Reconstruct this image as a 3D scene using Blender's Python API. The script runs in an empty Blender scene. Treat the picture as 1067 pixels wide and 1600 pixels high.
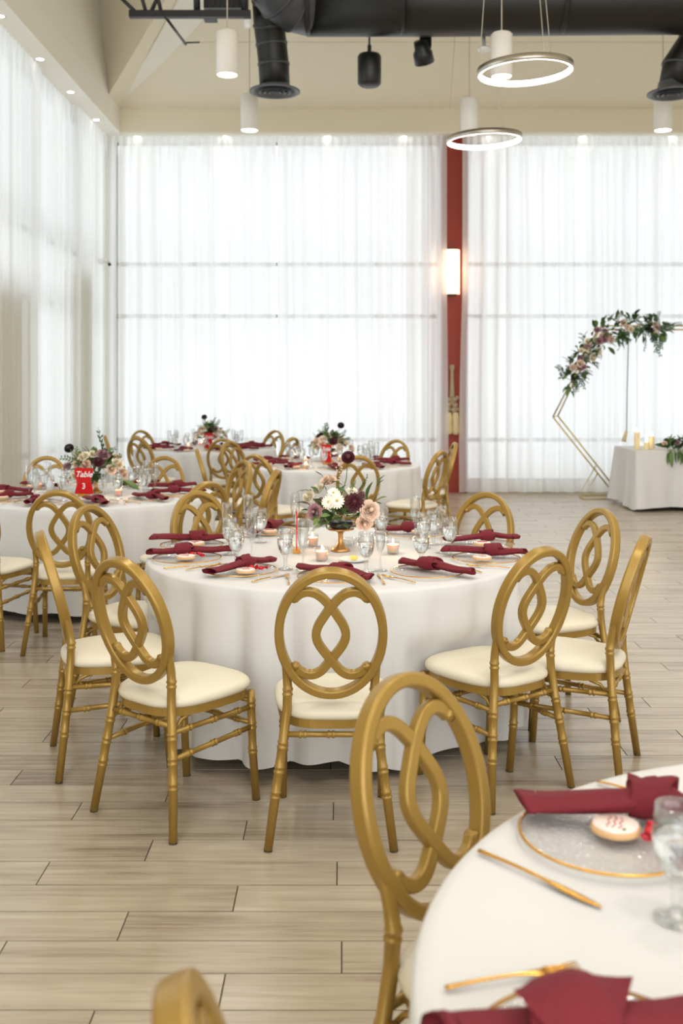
import bpy, math, random
from mathutils import Vector, Matrix
R = random.Random(7)
PI = math.pi
S = bpy.context.scene
COL = S.collection

# ------------------------------------------------------------ camera
F = 1555.6
HC = 1.6
cam = bpy.data.cameras.new('camera'); camo = bpy.data.objects.new('camera', cam); COL.objects.link(camo)
camo.location = (0, 0, HC); camo.rotation_euler = (PI/2, 0, 0)
cam.sensor_fit = 'AUTO'; cam.sensor_width = 36; cam.lens = 35; cam.shift_y = -0.125
cam.clip_start = .05; cam.clip_end = 200
cam.dof.use_dof = True; cam.dof.focus_distance = 4.0; cam.dof.aperture_fstop = 3.2
S.camera = camo

def W(px, py, z=0.0):
    """pixel on a horizontal plane at height z -> world"""
    y = F*(HC-z)/(py-600); return Vector(((px-533.5)*y/F, y, z))

# ------------------------------------------------------------ world, exposure
wd = bpy.data.worlds.new('overcast_sky'); S.world = wd; wd.use_nodes = True
bgn = wd.node_tree.nodes['Background']
bgn.inputs[0].default_value = (.93, .965, 1, 1); bgn.inputs[1].default_value = 1.55
S.view_settings.view_transform = 'Standard'; S.view_settings.look = 'None'
S.view_settings.gamma = 1; S.view_settings.use_curve_mapping = False
S.view_settings.exposure = 0.5
S.cycles.use_denoising = True
S.cycles.max_bounces = 10; S.cycles.transparent_max_bounces = 24; S.cycles.transmission_bounces = 8
S.cycles.diffuse_bounces = 4; S.cycles.glossy_bounces = 4
S.cycles.sample_clamp_indirect = 6
S.cycles.caustics_reflective = False; S.cycles.caustics_refractive = False
LAMP_W = 50.0
# fill light added behind the camera to brighten the ceiling and front faces
al = bpy.data.lights.new('added_front_fill', 'AREA'); al.shape = 'RECTANGLE'; al.size = 12; al.size_y = 5; al.energy = 165; al.color = (1, .99, .975)
alo = bpy.data.objects.new('added_front_fill', al); COL.objects.link(alo); alo.location = (2.6, -4.9, 3.2); alo.rotation_euler = (PI/2+.15, 0, 0)

# ------------------------------------------------------------ materials
M = {}
def lin(c):
    return tuple(((v/255)/12.92 if v/255 <= .04045 else ((v/255+.055)/1.055)**2.4) for v in c)
def mat(name, rgb=(200, 200, 200), rough=.5, metal=0, bump=0, bscale=40, var=0, vscale=8, spec=.5, **k):
    m = bpy.data.materials.new(name); m.use_nodes = True; nt = m.node_tree; N = nt.nodes; L = nt.links
    b = N['Principled BSDF']; c = lin(rgb)
    b.inputs['Base Color'].default_value = (*c, 1); b.inputs['Roughness'].default_value = rough
    b.inputs['Metallic'].default_value = metal; b.inputs['Specular IOR Level'].default_value = spec
    tc = N.new('ShaderNodeTexCoord')
    if var:
        n = N.new('ShaderNodeTexNoise'); n.inputs['Scale'].default_value = vscale; n.inputs['Detail'].default_value = 4
        L.new(tc.outputs['Object'], n.inputs['Vector'])
        r = N.new('ShaderNodeMixRGB'); r.inputs[1].default_value = (*[v*(1-var) for v in c], 1)
        r.inputs[2].default_value = (*[min(1, v*(1+var)) for v in c], 1)
        L.new(n.outputs[0], r.inputs[0]); L.new(r.outputs[0], b.inputs['Base Color'])
    if bump:
        n2 = N.new('ShaderNodeTexNoise'); n2.inputs['Scale'].default_value = bscale; n2.inputs['Detail'].default_value = 3
        L.new(tc.outputs['Object'], n2.inputs['Vector'])
        bp = N.new('ShaderNodeBump'); bp.inputs['Strength'].default_value = bump; bp.inputs['Distance'].default_value = .01
        L.new(n2.outputs[0], bp.inputs['Height']); L.new(bp.outputs[0], b.inputs['Normal'])
    for kk, v in k.items():
        b.inputs[kk].default_value = v
    M[name] = m; return m
def emis(name, rgb, s):
    m = bpy.data.materials.new(name); m.use_nodes = True; b = m.node_tree.nodes['Principled BSDF']
    b.inputs['Base Color'].default_value = (*lin(rgb), 1)
    b.inputs['Emission Color'].default_value = (*lin(rgb), 1); b.inputs['Emission Strength'].default_value = s
    M[name] = m; return m

mat('gold_paint', (163, 130, 62), .33, .35, bump=.06, bscale=30, var=.10, vscale=6)
mat('vinyl', (226, 217, 196), .38, 0, bump=.08, bscale=9, var=.04, vscale=5)
mat('linen', (217, 216, 215), .75, 0, bump=.12, bscale=14, var=.015, vscale=3)
mat('linen_far', (226, 222, 212), .8, 0, bump=.12, bscale=14, var=.015, vscale=3)
mat('wood_top', (170, 140, 100), .5, var=.1)
mat('steel_dark', (60, 60, 62), .45, .5)
mat('napkin_cloth', (112, 18, 32), .8, 0, bump=.3, bscale=60, var=.12, vscale=30)
mat('bright_gold', (225, 170, 80), .22, .95, var=.05)
mat('brass_bowl', (190, 150, 95), .32, .8, var=.08)
mat('black_bowl', (30, 32, 30), .3)
mat('porcelain', (240, 240, 238), .2)
mat('butter', (240, 215, 110), .5)
mat('biscuit', (222, 180, 130), .7, bump=.3, bscale=120)
mat('icing', (244, 226, 218), .35, var=.12, vscale=60)
mat('icing_red', (190, 40, 50), .35)
mat('icing_green', (90, 130, 70), .4)
mat('candy_red', (200, 20, 40), .15)
mat('wax', (255, 226, 196), .5, var=.03, **{'Subsurface Weight': .5, 'Subsurface Scale': .03})
mat('wax_cream', (238, 222, 176), .5, var=.03, **{'Subsurface Weight': .4, 'Subsurface Scale': .03})
mat('red_acrylic', (205, 22, 26), .18, var=.03)
mat('white_ink', (245, 240, 236), .5)
mat('black_duct', (34, 33, 30), .42, .3, bump=.15, bscale=3, var=.2, vscale=2)
mat('flex_duct', (74, 76, 80), .38, .35, bump=.1, bscale=12, var=.15, vscale=5)
mat('diffuser_metal', (96, 98, 102), .4, .4)
mat('black_enamel', (22, 22, 23), .4)
mat('white_enamel', (236, 232, 224), .5, var=.02)
mat('nickel', (190, 184, 172), .3, .9)
mat('cable', (205, 195, 180), .5)
mat('rust_paint', (142, 42, 13), .55, bump=.1, bscale=5, var=.12, vscale=1.3)
mat('ceiling_paint', (236, 228, 206), .9, bump=.04, bscale=4, var=.03, vscale=.6)
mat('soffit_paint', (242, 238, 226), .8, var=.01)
mat('wall_paint', (232, 228, 216), .9, var=.02)
mat('pier_paint', (206, 200, 178), .9, var=.02)
mat('base_paint', (205, 192, 160), .7, var=.05)
mat('frame_metal', (150, 152, 150), .5, .2)
mat('grout', (96, 86, 74), .95, bump=.2, bscale=80)
mat('hanging_wood', (170, 150, 120), .7, bump=.4, bscale=40, var=.15, vscale=20)
mat('hanging_cloth', (214, 194, 150), .85, bump=.4, bscale=30, var=.12, vscale=20)
mat('gold_tube', (205, 180, 120), .35, .7)
mat('leaf_green', (58, 88, 42), .5, var=.35, vscale=30)
mat('leaf_light', (98, 128, 66), .5, var=.25, vscale=30)
mat('leaf_blue', (92, 118, 96), .55, var=.2, vscale=20)
mat('stem_green', (82, 112, 50), .6)
mat('petal_blush', (236, 208, 188), .6, var=.06, vscale=40)
mat('petal_cream', (244, 232, 208), .6, var=.05, vscale=40)
mat('petal_mauve', (176, 132, 140), .6, var=.1, vscale=40)
mat('petal_burgundy', (72, 14, 26), .6, var=.25, vscale=60)
mat('petal_black', (34, 12, 22), .6, var=.2, vscale=60)
mat('petal_white', (248, 244, 232), .6, var=.04, vscale=60)
mat('pollen', (214, 186, 80), .8, bump=.5, bscale=300)
mat('sensor_white', (235, 235, 232), .4)
emis('lamp_disc', (255, 246, 232), 9)
emis('ring_glow', (255, 250, 242), 4.5)
emis('sconce_glow', (255, 226, 196), 1.2)
emis('downlight_glow', (255, 248, 235), 9)
emis('flame', (255, 220, 150), 14)

# thin clear glass
def thin_glass(name, tint=(1, 1, 1), gl=.10, frost=0.0):
    m = bpy.data.materials.new(name); m.use_nodes = True; nt = m.node_tree; N = nt.nodes; L = nt.links
    for n in list(N):
        if n.type != 'OUTPUT_MATERIAL': N.remove(n)
    out = [n for n in N if n.type == 'OUTPUT_MATERIAL'][0]
    tr = N.new('ShaderNodeBsdfTransparent'); tr.inputs[0].default_value = (*tint, 1)
    g = N.new('ShaderNodeBsdfGlossy'); g.inputs['Roughness'].default_value = .04
    lw = N.new('ShaderNodeLayerWeight'); lw.inputs[0].default_value = .35
    ad = N.new('ShaderNodeMath'); ad.operation = 'MULTIPLY_ADD'; ad.inputs[1].default_value = .55; ad.inputs[2].default_value = gl-.07
    L.new(lw.outputs[1], ad.inputs[0])
    mx = N.new('ShaderNodeMixShader'); L.new(ad.outputs[0], mx.inputs[0]); L.new(tr.outputs[0], mx.inputs[1]); L.new(g.outputs[0], mx.inputs[2])
    last = mx
    if frost:
        d = N.new('ShaderNodeBsdfDiffuse'); d.inputs[0].default_value = (.95, .95, .95, 1)
        tx = N.new('ShaderNodeTexVoronoi'); tx.inputs['Scale'].default_value = 90
        tcc = N.new('ShaderNodeTexCoord'); L.new(tcc.outputs['Object'], tx.inputs['Vector'])
        bp = N.new('ShaderNodeBump'); bp.inputs['Strength'].default_value = .5; bp.inputs['Distance'].default_value = .004
        L.new(tx.outputs[0], bp.inputs['Height']); L.new(bp.outputs[0], g.inputs['Normal'])
        m2 = N.new('ShaderNodeMixShader'); m2.inputs[0].default_value = frost
        L.new(mx.outputs[0], m2.inputs[1]); L.new(d.outputs[0], m2.inputs[2]); last = m2
    L.new(last.outputs[0], out.inputs[0]); M[name] = m
thin_glass('cup_glass', (1, 1, 1), .07)
thin_glass('clear_glass', (.97, .98, .98), .15)
thin_glass('plate_glass', (1, 1, 1), .075, .07)
def water_mat():
    m = bpy.data.materials.new('water'); m.use_nodes = True; nt = m.node_tree; N = nt.nodes
    for n in list(N):
        if n.type != 'OUTPUT_MATERIAL': N.remove(n)
    out = [n for n in N if n.type == 'OUTPUT_MATERIAL'][0]
    g = N.new('ShaderNodeBsdfGlass'); g.inputs['IOR'].default_value = 1.33; g.inputs['Roughness'].default_value = 0
    nt.links.new(g.outputs[0], out.inputs[0]); M['water'] = m
water_mat()

def curtain_mat(name, base, along):
    """woven sheer: holes between threads + translucent threads; density stripes painted in for the shade of folds"""
    m = bpy.data.materials.new(name); m.use_nodes = True; nt = m.node_tree; N = nt.nodes; L = nt.links
    for n in list(N):
        if n.type != 'OUTPUT_MATERIAL': N.remove(n)
    out = [n for n in N if n.type == 'OUTPUT_MATERIAL'][0]
    tc = N.new('ShaderNodeTexCoord'); mp = N.new('ShaderNodeMapping')
    mp.inputs['Scale'].default_value = (9, 9, .10)
    L.new(tc.outputs['Object'], mp.inputs[0])
    n = N.new('ShaderNodeTexNoise'); n.inputs['Scale'].default_value = 1; n.inputs['Detail'].default_value = 3  # vertical noise streaks in transparency imitate fold shading
    L.new(mp.outputs[0], n.inputs['Vector'])
    rp = N.new('ShaderNodeMapRange'); rp.inputs['From Min'].default_value = .3; rp.inputs['From Max'].default_value = .7
    rp.inputs['To Min'].default_value = .03; rp.inputs['To Max'].default_value = .20
    L.new(n.outputs[0], rp.inputs['Value'])
    d = N.new('ShaderNodeBsdfDiffuse'); d.inputs[0].default_value = (*lin(base), 1)
    t = N.new('ShaderNodeBsdfTranslucent'); t.inputs[0].default_value = (*lin(base), 1)
    tr = N.new('ShaderNodeBsdfTransparent')
    m1 = N.new('ShaderNodeMixShader'); m1.inputs[0].default_value = .74
    L.new(d.outputs[0], m1.inputs[1]); L.new(t.outputs[0], m1.inputs[2])
    m2 = N.new('ShaderNodeMixShader'); L.new(rp.outputs[0], m2.inputs[0])
    L.new(m1.outputs[0], m2.inputs[1]); L.new(tr.outputs[0], m2.inputs[2])
    L.new(m2.outputs[0], out.inputs[0]); M[name] = m
curtain_mat('sheer', (247, 247, 245), 0)

PL, PW, PY0 = .961, .1585, 3.02   # plank length, pitch, y of one seam
def floor_mat():
    m = bpy.data.materials.new('wood_plank_tile'); m.use_nodes = True; nt = m.node_tree; N = nt.nodes; L = nt.links
    b = N['Principled BSDF']
    geo = N.new('ShaderNodeNewGeometry'); sp = N.new('ShaderNodeSeparateXYZ'); L.new(geo.outputs['Position'], sp.inputs[0])
    def math_(op, a, bb, c=None):
        n = N.new('ShaderNodeMath'); n.operation = op
        for i, v in enumerate((a, bb, c)):
            if v is None: continue
            if isinstance(v, (int, float)): n.inputs[i].default_value = v
            else: L.new(v, n.inputs[i])
        return n.outputs[0]
    row = math_('FLOOR', math_('DIVIDE', math_('SUBTRACT', sp.outputs[1], PY0), PW), 0)
    u = math_('DIVIDE', math_('SUBTRACT', sp.outputs[0], math_('MULTIPLY_ADD', row, PL*.328, -.33)), PL)
    colm = math_('FLOOR', u, 0)
    cb = N.new('ShaderNodeCombineXYZ'); L.new(row, cb.inputs[0]); L.new(colm, cb.inputs[1])
    wn = N.new('ShaderNodeTexWhiteNoise'); wn.noise_dimensions = '2D'; L.new(cb.outputs[0], wn.inputs['Vector'])
    # grain: noise stretched along x, offset per plank
    v = N.new('ShaderNodeCombineXYZ')
    L.new(math_('MULTIPLY', sp.outputs[0], 2.2), v.inputs[0]); L.new(math_('MULTIPLY', sp.outputs[1], 46), v.inputs[1])
    L.new(math_('MULTIPLY', wn.outputs[0], 37), v.inputs[2])
    n1 = N.new('ShaderNodeTexNoise'); n1.inputs['Scale'].default_value = 1; n1.inputs['Detail'].default_value = 6
    n1.inputs['Roughness'].default_value = .62; n1.inputs['Distortion'].default_value = .5
    L.new(v.outputs[0], n1.inputs['Vector'])
    v2 = N.new('ShaderNodeCombineXYZ')
    L.new(math_('MULTIPLY', sp.outputs[0], 1.2), v2.inputs[0]); L.new(math_('MULTIPLY', sp.outputs[1], 9), v2.inputs[1])
    L.new(math_('MULTIPLY', wn.outputs[0], 11), v2.inputs[2])
    n2 = N.new('ShaderNodeTexNoise'); n2.inputs['Scale'].default_value = 1; n2.inputs['Detail'].default_value = 3
    L.new(v2.outputs[0], n2.inputs['Vector'])
    cr = N.new('ShaderNodeValToRGB'); e = cr.color_ramp.elements
    e[0].position = .28; e[0].color = (*lin((122, 106, 88)), 1)
    e[1].position = .68; e[1].color = (*lin((192, 180, 161)), 1)
    mid = cr.color_ramp.elements.new(.46); mid.color = (*lin((170, 156, 137)), 1)
    mixv = math_('MULTIPLY_ADD', n2.outputs[0], .45, math_('MULTIPLY', n1.outputs[0], .55))
    mixw = math_('MULTIPLY_ADD', math_('SUBTRACT', wn.outputs[0], .5), .09, mixv)
    L.new(mixw, cr.inputs[0]); L.new(cr.outputs[0], b.inputs['Base Color'])
    b.inputs['Roughness'].default_value = .25
    b.inputs['Specular IOR Level'].default_value = .62
    bp = N.new('ShaderNodeBump'); bp.inputs['Strength'].default_value = .06; bp.inputs['Distance'].default_value = .003
    L.new(n1.outputs[0], bp.inputs['Height']); L.new(bp.outputs[0], b.inputs['Normal'])
    M['plank'] = m
floor_mat()

# ------------------------------------------------------------ mesh builder
class MB:
    def __init__(s): s.v = []; s.f = []; s.m = []; s.sm = []
    def add(s, vs, fs, mi=0, smooth=True, mx=None):
        o = len(s.v)
        s.v += [tuple(mx @ Vector(p)) for p in vs] if mx is not None else [tuple(p) for p in vs]
        s.f += [tuple(i+o for i in f) for f in fs]; s.m += [mi]*len(fs); s.sm += [smooth]*len(fs); return s
    def box(s, a, b, mi=0, mx=None):
        (x0, y0, z0), (x1, y1, z1) = a, b
        vs = [(x0,y0,z0),(x1,y0,z0),(x1,y1,z0),(x0,y1,z0),(x0,y0,z1),(x1,y0,z1),(x1,y1,z1),(x0,y1,z1)]
        return s.add(vs, [(0,3,2,1),(4,5,6,7),(0,1,5,4),(1,2,6,5),(2,3,7,6),(3,0,4,7)], mi, False, mx)
    def lathe(s, prof, n=24, mi=0, mx=None, smooth=True, sx=1, sy=1):
        vs = []; fs = []
        for r, z in prof:
            r = max(r, 1e-5)
            for k in range(n):
                a = 2*PI*k/n; vs.append((r*math.cos(a)*sx, r*math.sin(a)*sy, z))
        for i in range(len(prof)-1):
            for k in range(n):
                k2 = (k+1) % n; fs.append((i*n+k, i*n+k2, (i+1)*n+k2, (i+1)*n+k))
        return s.add(vs, fs, mi, smooth, mx)
    def tube(s, pts, r, n=8, mi=0, caps=True, mx=None, closed=False, prof=None, ups=None):
        """sweep a circle (or profile fn of k,n,i -> (a,b)) along pts; r scalar or list"""
        P = [Vector(p) for p in pts]; m = len(P); vs = []; fs = []
        rs = r if isinstance(r, (list, tuple)) else [r]*m
        nrm = None
        for i in range(m):
            if closed: t = (P[(i+1) % m]-P[(i-1) % m])
            else: t = P[min(i+1, m-1)]-P[max(i-1, 0)]
            if t.length < 1e-9: t = Vector((0, 0, 1))
            t.normalize()
            if ups is not None: u = Vector(ups[i] if isinstance(ups, list) else ups)
            elif nrm is None: u = Vector((0, 0, 1)) if abs(t.z) < .9 else Vector((1, 0, 0))
            else: u = nrm
            u = (u - t*u.dot(t))
            if u.length < 1e-6: u = Vector((1, 0, 0)) - t*t.x
            u.normalize(); nrm = u; w = t.cross(u)
            for k in range(n):
                if prof: a, b = prof(k, n, i)
                else: a, b = math.cos(2*PI*k/n)*rs[i], math.sin(2*PI*k/n)*rs[i]
                vs.append(P[i]+w*a+u*b)
        seg = m if closed else m-1
        for i in range(seg):
            for k in range(n):
                k2 = (k+1) % n; j = (i+1) % m
                fs.append((i*n+k, i*n+k2, j*n+k2, j*n+k))
        if caps and not closed:
            fs.append(tuple(range(n))[::-1]); fs.append(tuple((m-1)*n+k for k in range(n)))
        return s.add(vs, fs, mi, True, mx)
    def sphere(s, c, r, n=12, m=8, mi=0, mx=None, sc=(1, 1, 1)):
        pr = []
        for i in range(m+1):
            a = -PI/2+PI*i/m; pr.append((r*math.cos(a), r*math.sin(a)))
        T = Matrix.Translation(c) @ Matrix.Diagonal((*sc, 1))
        if mx is not None: T = mx @ T
        return s.lathe(pr, n, mi, T)
    def mesh(s, name, mats):
        me = bpy.data.meshes.new(name); me.from_pydata(s.v, [], s.f)
        if not isinstance(mats, (list, tuple)): mats = [mats]
        for q in mats: me.materials.append(M[q] if isinstance(q, str) else q)
        me.polygons.foreach_set('material_index', s.m); me.polygons.foreach_set('use_smooth', s.sm)
        me.update(); return me
    def build(s, name, mats, parent=None, label=None):
        return mobj(name, s.mesh(name, mats), parent, label=label)

def mobj(name, me, parent=None, loc=None, rot=None, sc=None, label=None):
    o = bpy.data.objects.new(name, me); COL.objects.link(o)
    if parent is not None: o.parent = parent
    if loc is not None: o.location = loc
    if rot is not None: o.rotation_euler = rot
    if sc is not None: o.scale = (sc, sc, sc) if isinstance(sc, (int, float)) else sc
    if label: o['label'] = label
    return o
def tag(o, label, cat, group=None, kind=None):
    if label: o['label'] = label
    if cat: o['category'] = cat
    if group: o['group'] = group
    if kind: o['kind'] = kind
    return o
def thing(name, label, cat, loc=(0, 0, 0), rz=0, group=None):
    o = bpy.data.objects.new(name, None); COL.objects.link(o); o.empty_display_size = .1
    o.location = loc; o.rotation_euler = (0, 0, rz); return tag(o, label, cat, group)
def struct(o): o['kind'] = 'structure'; return o
def kids(o): return [c for c in KID.get(o.name, [])]
KID = {}
def copy_tree(o, parent=None):
    c = o.copy(); COL.objects.link(c)
    if parent is not None: c.parent = parent
    for ch in list(o.children): copy_tree(ch, c)
    return c
class Proto:
    """first use places the prototype itself, later uses place copies"""
    def __init__(s, root): s.root = root; s.used = False; s.kids = None
    def place(s, loc, rz=0, label=None, group=None, rot=None, sc=None):
        if not s.used: s.used = True; r = s.root
        else: r = copy_tree(s.root)
        r.location = loc; r.rotation_euler = rot if rot is not None else (0, 0, rz)
        if sc: r.scale = (sc, sc, sc)
        if label: r['label'] = label
        if group: r['group'] = group
        return r

# ------------------------------------------------------------ the room
XL, YB, ZS, ZF = -3.6, 14.95, 5.25, 5.58     # left wall, back wall, soffit underside, fascia top
XR, YF = 9.2, -5.0
# floor: grout slab + planks
fl = struct(MB().box((XL-.2, YF, -.08), (XR, YB+.2, -.004)).build('floor', 'grout'))
g = .0022
pm = MB().box((g, g, -.012), (PL-g, PW-g, 0))
pm.v = [(x, y, z) for x, y, z in pm.v]
plank_me = pm.mesh('floor_plank', 'plank')
rest = MB(); cand = []
r0 = int(math.floor((YF-PY0)/PW)); r1 = int(math.ceil((YB-PY0)/PW))
for rr in range(r0, r1+1):
    y = PY0+rr*PW; off = rr*PL*.328-.33
    c0 = int(math.floor((XL-.2-off)/PL))
    for cc in range(c0, c0+15):
        x = off+cc*PL
        if x > XR-.05 or y+PW > YB+.1 or y < YF: continue
        yc = y+PW/2
        vis = False
        if yc > 2.2:
            pxa = 533.5+x*F/yc; pxb = 533.5+(x+PL)*F/yc
            vis = pxb > 0 and pxa < 1067
        cand.append((0 if vis else 1, yc, x, y))
cand.sort()
for i, (q, yc, x, y) in enumerate(cand):
    if q == 0 and i < 290:
        mobj('floor_plank', plank_me, fl, (x, y, R.uniform(-.0006, .0006)))
    else:
        rest.box((x+g, y+g, -.012), (x+PL-g, y+PW-g, 0))
o = rest.build('floor_plank_field', 'plank', fl); o['kind'] = 'stuff'

# ceiling: back slope, corner facets, flat top
def poly(name, pts_faces, m, parent=None):
    mb = MB(); mb.add(pts_faces[0], pts_faces[1], 0, False); return mb.build(name, m, parent)
SL = .35; xi = -3.2; yi = 14.4
def zc(y): return ZF+SL*(yi-y) if y > 8 else ZF+SL*(yi-8)
K0 = (xi, yi, ZF); K1 = (xi, 13.69, ZF); Q = (K0[0]+2.6*.861, K0[1]-2.6*1.577, ZF+2.6*.552); K1t = (-3.42, 13.69, 7.6)
Qm = (K0[0]+2.6*.861*.9+.25, K0[1]-2.6*1.577*.92, 0)
zt = zc(8)
vs = [K0, K1, Q, K1t, (XR, yi, ZF), (XR, 8, zt), (Q[0], 8, zt), (XL-.1, 8, zt+.35), (XL-.1, YF, zt+.35), (XR, YF, zt), (Q[0], YF, zt), (K1t[0], 8, 7.6)]
struct(poly('ceiling', (vs, [(0, 2, 6, 5, 4), (0, 1, 2), (1, 3, 2), (2, 3, 11, 6), (6, 10, 9, 5), (6, 11, 7, 8, 10)]), 'ceiling_paint'))
# bright wedge of light along the hip, painted as a flush paler polygon
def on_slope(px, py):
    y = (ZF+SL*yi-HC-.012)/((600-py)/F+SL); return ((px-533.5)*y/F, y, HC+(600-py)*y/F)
struct(poly('painted_light_wedge', ([on_slope(*q) for q in ((190, 158), (251, 50), (284, -10), (326, -10), (316, 34), (256, 97))], [(0, 1, 2, 3, 4, 5)]), 'soffit_paint'))
# left upper wall above the soffit
struct(poly('wall_left', ([K1, (xi, YF, ZF), (-3.42, YF, 7.6), K1t], [(0, 1, 2, 3)]), 'soffit_paint'))
# soffits
struct(MB().box((XL-.1, YF, ZS), (xi, YB+.1, ZF)).build('trim_4', 'soffit_paint')); mb = MB().box((xi, yi, ZS), (XR, YB+.1, ZF))
so = struct(mb.build('trim_2', 'ceiling_paint'))
mb = MB().box((XL-.1, YF, ZS-.025), (xi+.004, YB+.1, ZS)); mb.box((xi, yi-.004, ZS-.025), (XR, YB+.1, ZS))
struct(mb.build('trim_3', 'soffit_paint'))
# right wall (out of frame) closes the room
struct(MB().box((XR, YF, 0), (XR+.15, YB+.2, zt+.4)).build('wall_right', 'wall_paint'))
# back wall: header, low base wall; window frames
mb = MB().box((XL-.1, YB, ZS), (XR, YB+.2, 8)); mb.box((XL-.1, YB, -.05), (XR, YB+.2, .12))
mb.box((XL-.15, YB, 0), (-3.42, YB+.2, ZS))
struct(mb.build('wall_back', 'wall_paint'))
struct(MB().box((XL, YB-.06, 0), (XR, YB, .14)).build('baseboard_back', 'base_paint'))
for wi, (xa, xb) in enumerate(((-3.42, 1.5), (1.8, XR))):
    w = struct(MB().box((xa, YB, .12), (xa+.05, YB+.08, ZS)).box((xb-.05, YB, .12), (xb, YB+.08, ZS)).box((xa, YB, .12), (xb, YB+.08, .18)).box((xa, YB, ZS-.06), (xb, YB+.08, ZS)).build('window_%d' % (wi+1), 'frame_metal'))
    for zz in (.76, 2.62, 3.40):
        MB().box((xa+.05, YB+.005, zz-.03), (xb-.05, YB+.075, zz+.03)).build('transom_bar', 'frame_metal', w)
    n = 1 if wi == 0 else 2
    for k in range(1, n):
        xx = xa+(xb-xa)*k/n
        MB().box((xx-.025, YB+.005, .18), (xx+.025, YB+.075, ZS-.06)).build('mullion', 'frame_metal', w)
    MB().box((xa+.05, YB+.035, .18), (xb-.05, YB+.041, ZS-.06)).build('pane', 'clear_glass', w)
# left wall: low wall, pier, window frame
mb = MB().box((XL-.15, YF, 0), (XL-.02, YB+.2, .12)); mb.box((XL-.15, 9.2, 0), (XL-.02, 11.15, 2.55)); mb.box((XL-.15, 13.05, 0), (XL-.02, 13.75, 3.1))
mb.box((XL-.15, YF, ZS), (XL-.02, YB+.2, 8)); mb.box((XL-.15, 14.55, 0), (XL-.02, YB+.2, ZS)); mb.box((XL-.15, YF, 0), (XL-.02, 6.0, ZS))
struct(mb.build('wall_left_lower', 'pier_paint'))
w = struct(MB().box((XL-.12, 6.0, ZS-.06), (XL-.04, 14.55, ZS)).box((XL-.12, 6.0, .12), (XL-.04, 14.55, .18)).build('window_3', 'frame_metal'))
for zz in (.76, 2.62, 3.40):
    MB().box((XL-.11, 6.0, zz-.03), (XL-.045, 14.55, zz+.03)).build('transom_bar', 'frame_metal', w)
for yy in (7.4, 9.2, 11.15, 13.05):
    MB().box((XL-.11, yy-.03, .18), (XL-.045, yy+.03, ZS-.06)).build('mullion', 'frame_metal', w)
MB().box((XL-.08, 6, .18), (XL-.075, 14.55, ZS-.06)).build('pane', 'clear_glass', w)
struct(MB().box((XL-.02, 6, 0), (XL+.02, 14.9, .12)).build('baseboard_left', 'base_paint'))
# rust column between the curtains
struct(MB().box((1.44, 14.66, 0), (1.86, 15.1, ZS)).build('column', 'rust_paint'))

# curtains
def curtain(a, b, axis, fixed, label, seed, z0=.025, z1=ZS-.03, pinch=None):
    rr = random.Random(seed); n = max(30, int((b-a)/.016)); zs = [z0, .5, 1.0, 1.6, 2.2, 2.9, 3.6, 4.2, 4.6, 4.85, 5.0, 5.08, 5.14, z1]
    ph = [rr.uniform(0, 6.28) for _ in range(6)]; k1 = rr.uniform(26, 31)
    th = MB(); vs = []; fs = []
    for zi, z in enumerate(zs):
        t = max(0, (z-4.85)/(z1-4.85))
        for i in range(n+1):
            s_ = a+(b-a)*i/n; q = s_+.03*math.sin(3.1*s_+ph[3])+.012*math.sin(z*.9+ph[4]+s_)
            d = .034*math.sin(k1*q+ph[0])+.018*math.sin(11.3*q+ph[1])+.010*math.sin(53*q+ph[2])
            dp = .028*(abs(math.sin(PI*s_/.11))*2-1)
            d = d*(1-t)+dp*t
            e = 0
            if pinch:   # edge swings in at low height
                u = (b-s_)/(b-a) if pinch > 0 else (s_-a)/(b-a)
                e = abs(pinch)*math.sin(min(1, max(0, (3.0-z)/3.0))*PI*.6)*(1-u)**2*(1 if pinch > 0 else -1)
            if axis == 'x': vs.append((s_+e, fixed+d, z))
            else: vs.append((fixed+d, s_, z))
    m_ = n+1
    for zi in range(len(zs)-1):
        for i in range(n): fs.append((zi*m_+i, zi*m_+i+1, (zi+1)*m_+i+1, (zi+1)*m_+i))
    th.add(vs, fs)
    o = th.build('sheer_curtain', 'sheer')
    return tag(o, label, 'curtain', 'sheer curtains hung around the room')
CY = 14.52
curtain(-3.44, -3.27, 'x', CY, 'narrow white sheer curtain in the far left corner of the room', 1)
curtain(-3.25, -.955, 'x', CY, 'wide white sheer curtain on the back wall, left of the central gap', 2)
curtain(-.935, 1.27, 'x', CY, 'wide white sheer curtain on the back wall, right of the central gap', 3)
curtain(1.25, 1.53, 'x', CY-.03, 'narrow white sheer curtain against the left edge of the rust column', 4, pinch=.022)
curtain(1.755, 2.42, 'x', CY-.03, 'white sheer curtain against the right edge of the rust column', 5, pinch=-.05)
curtain(2.40, 4.32, 'x', CY, 'wide white sheer curtain behind the gold hexagonal arch', 6)
curtain(4.30, 6.6, 'x', CY, 'white sheer curtain behind the head table at the right edge', 7)
curtain(12.86, 14.50, 'y', -3.44, 'white sheer curtain on the left wall, nearest the far corner', 8)
curtain(11.38, 12.92, 'y', -3.51, 'white sheer curtain on the left wall, second from the far corner', 9)
curtain(9.0, 11.46, 'y', -3.45, 'white sheer curtain on the left wall at the left picture edge', 10)

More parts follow.
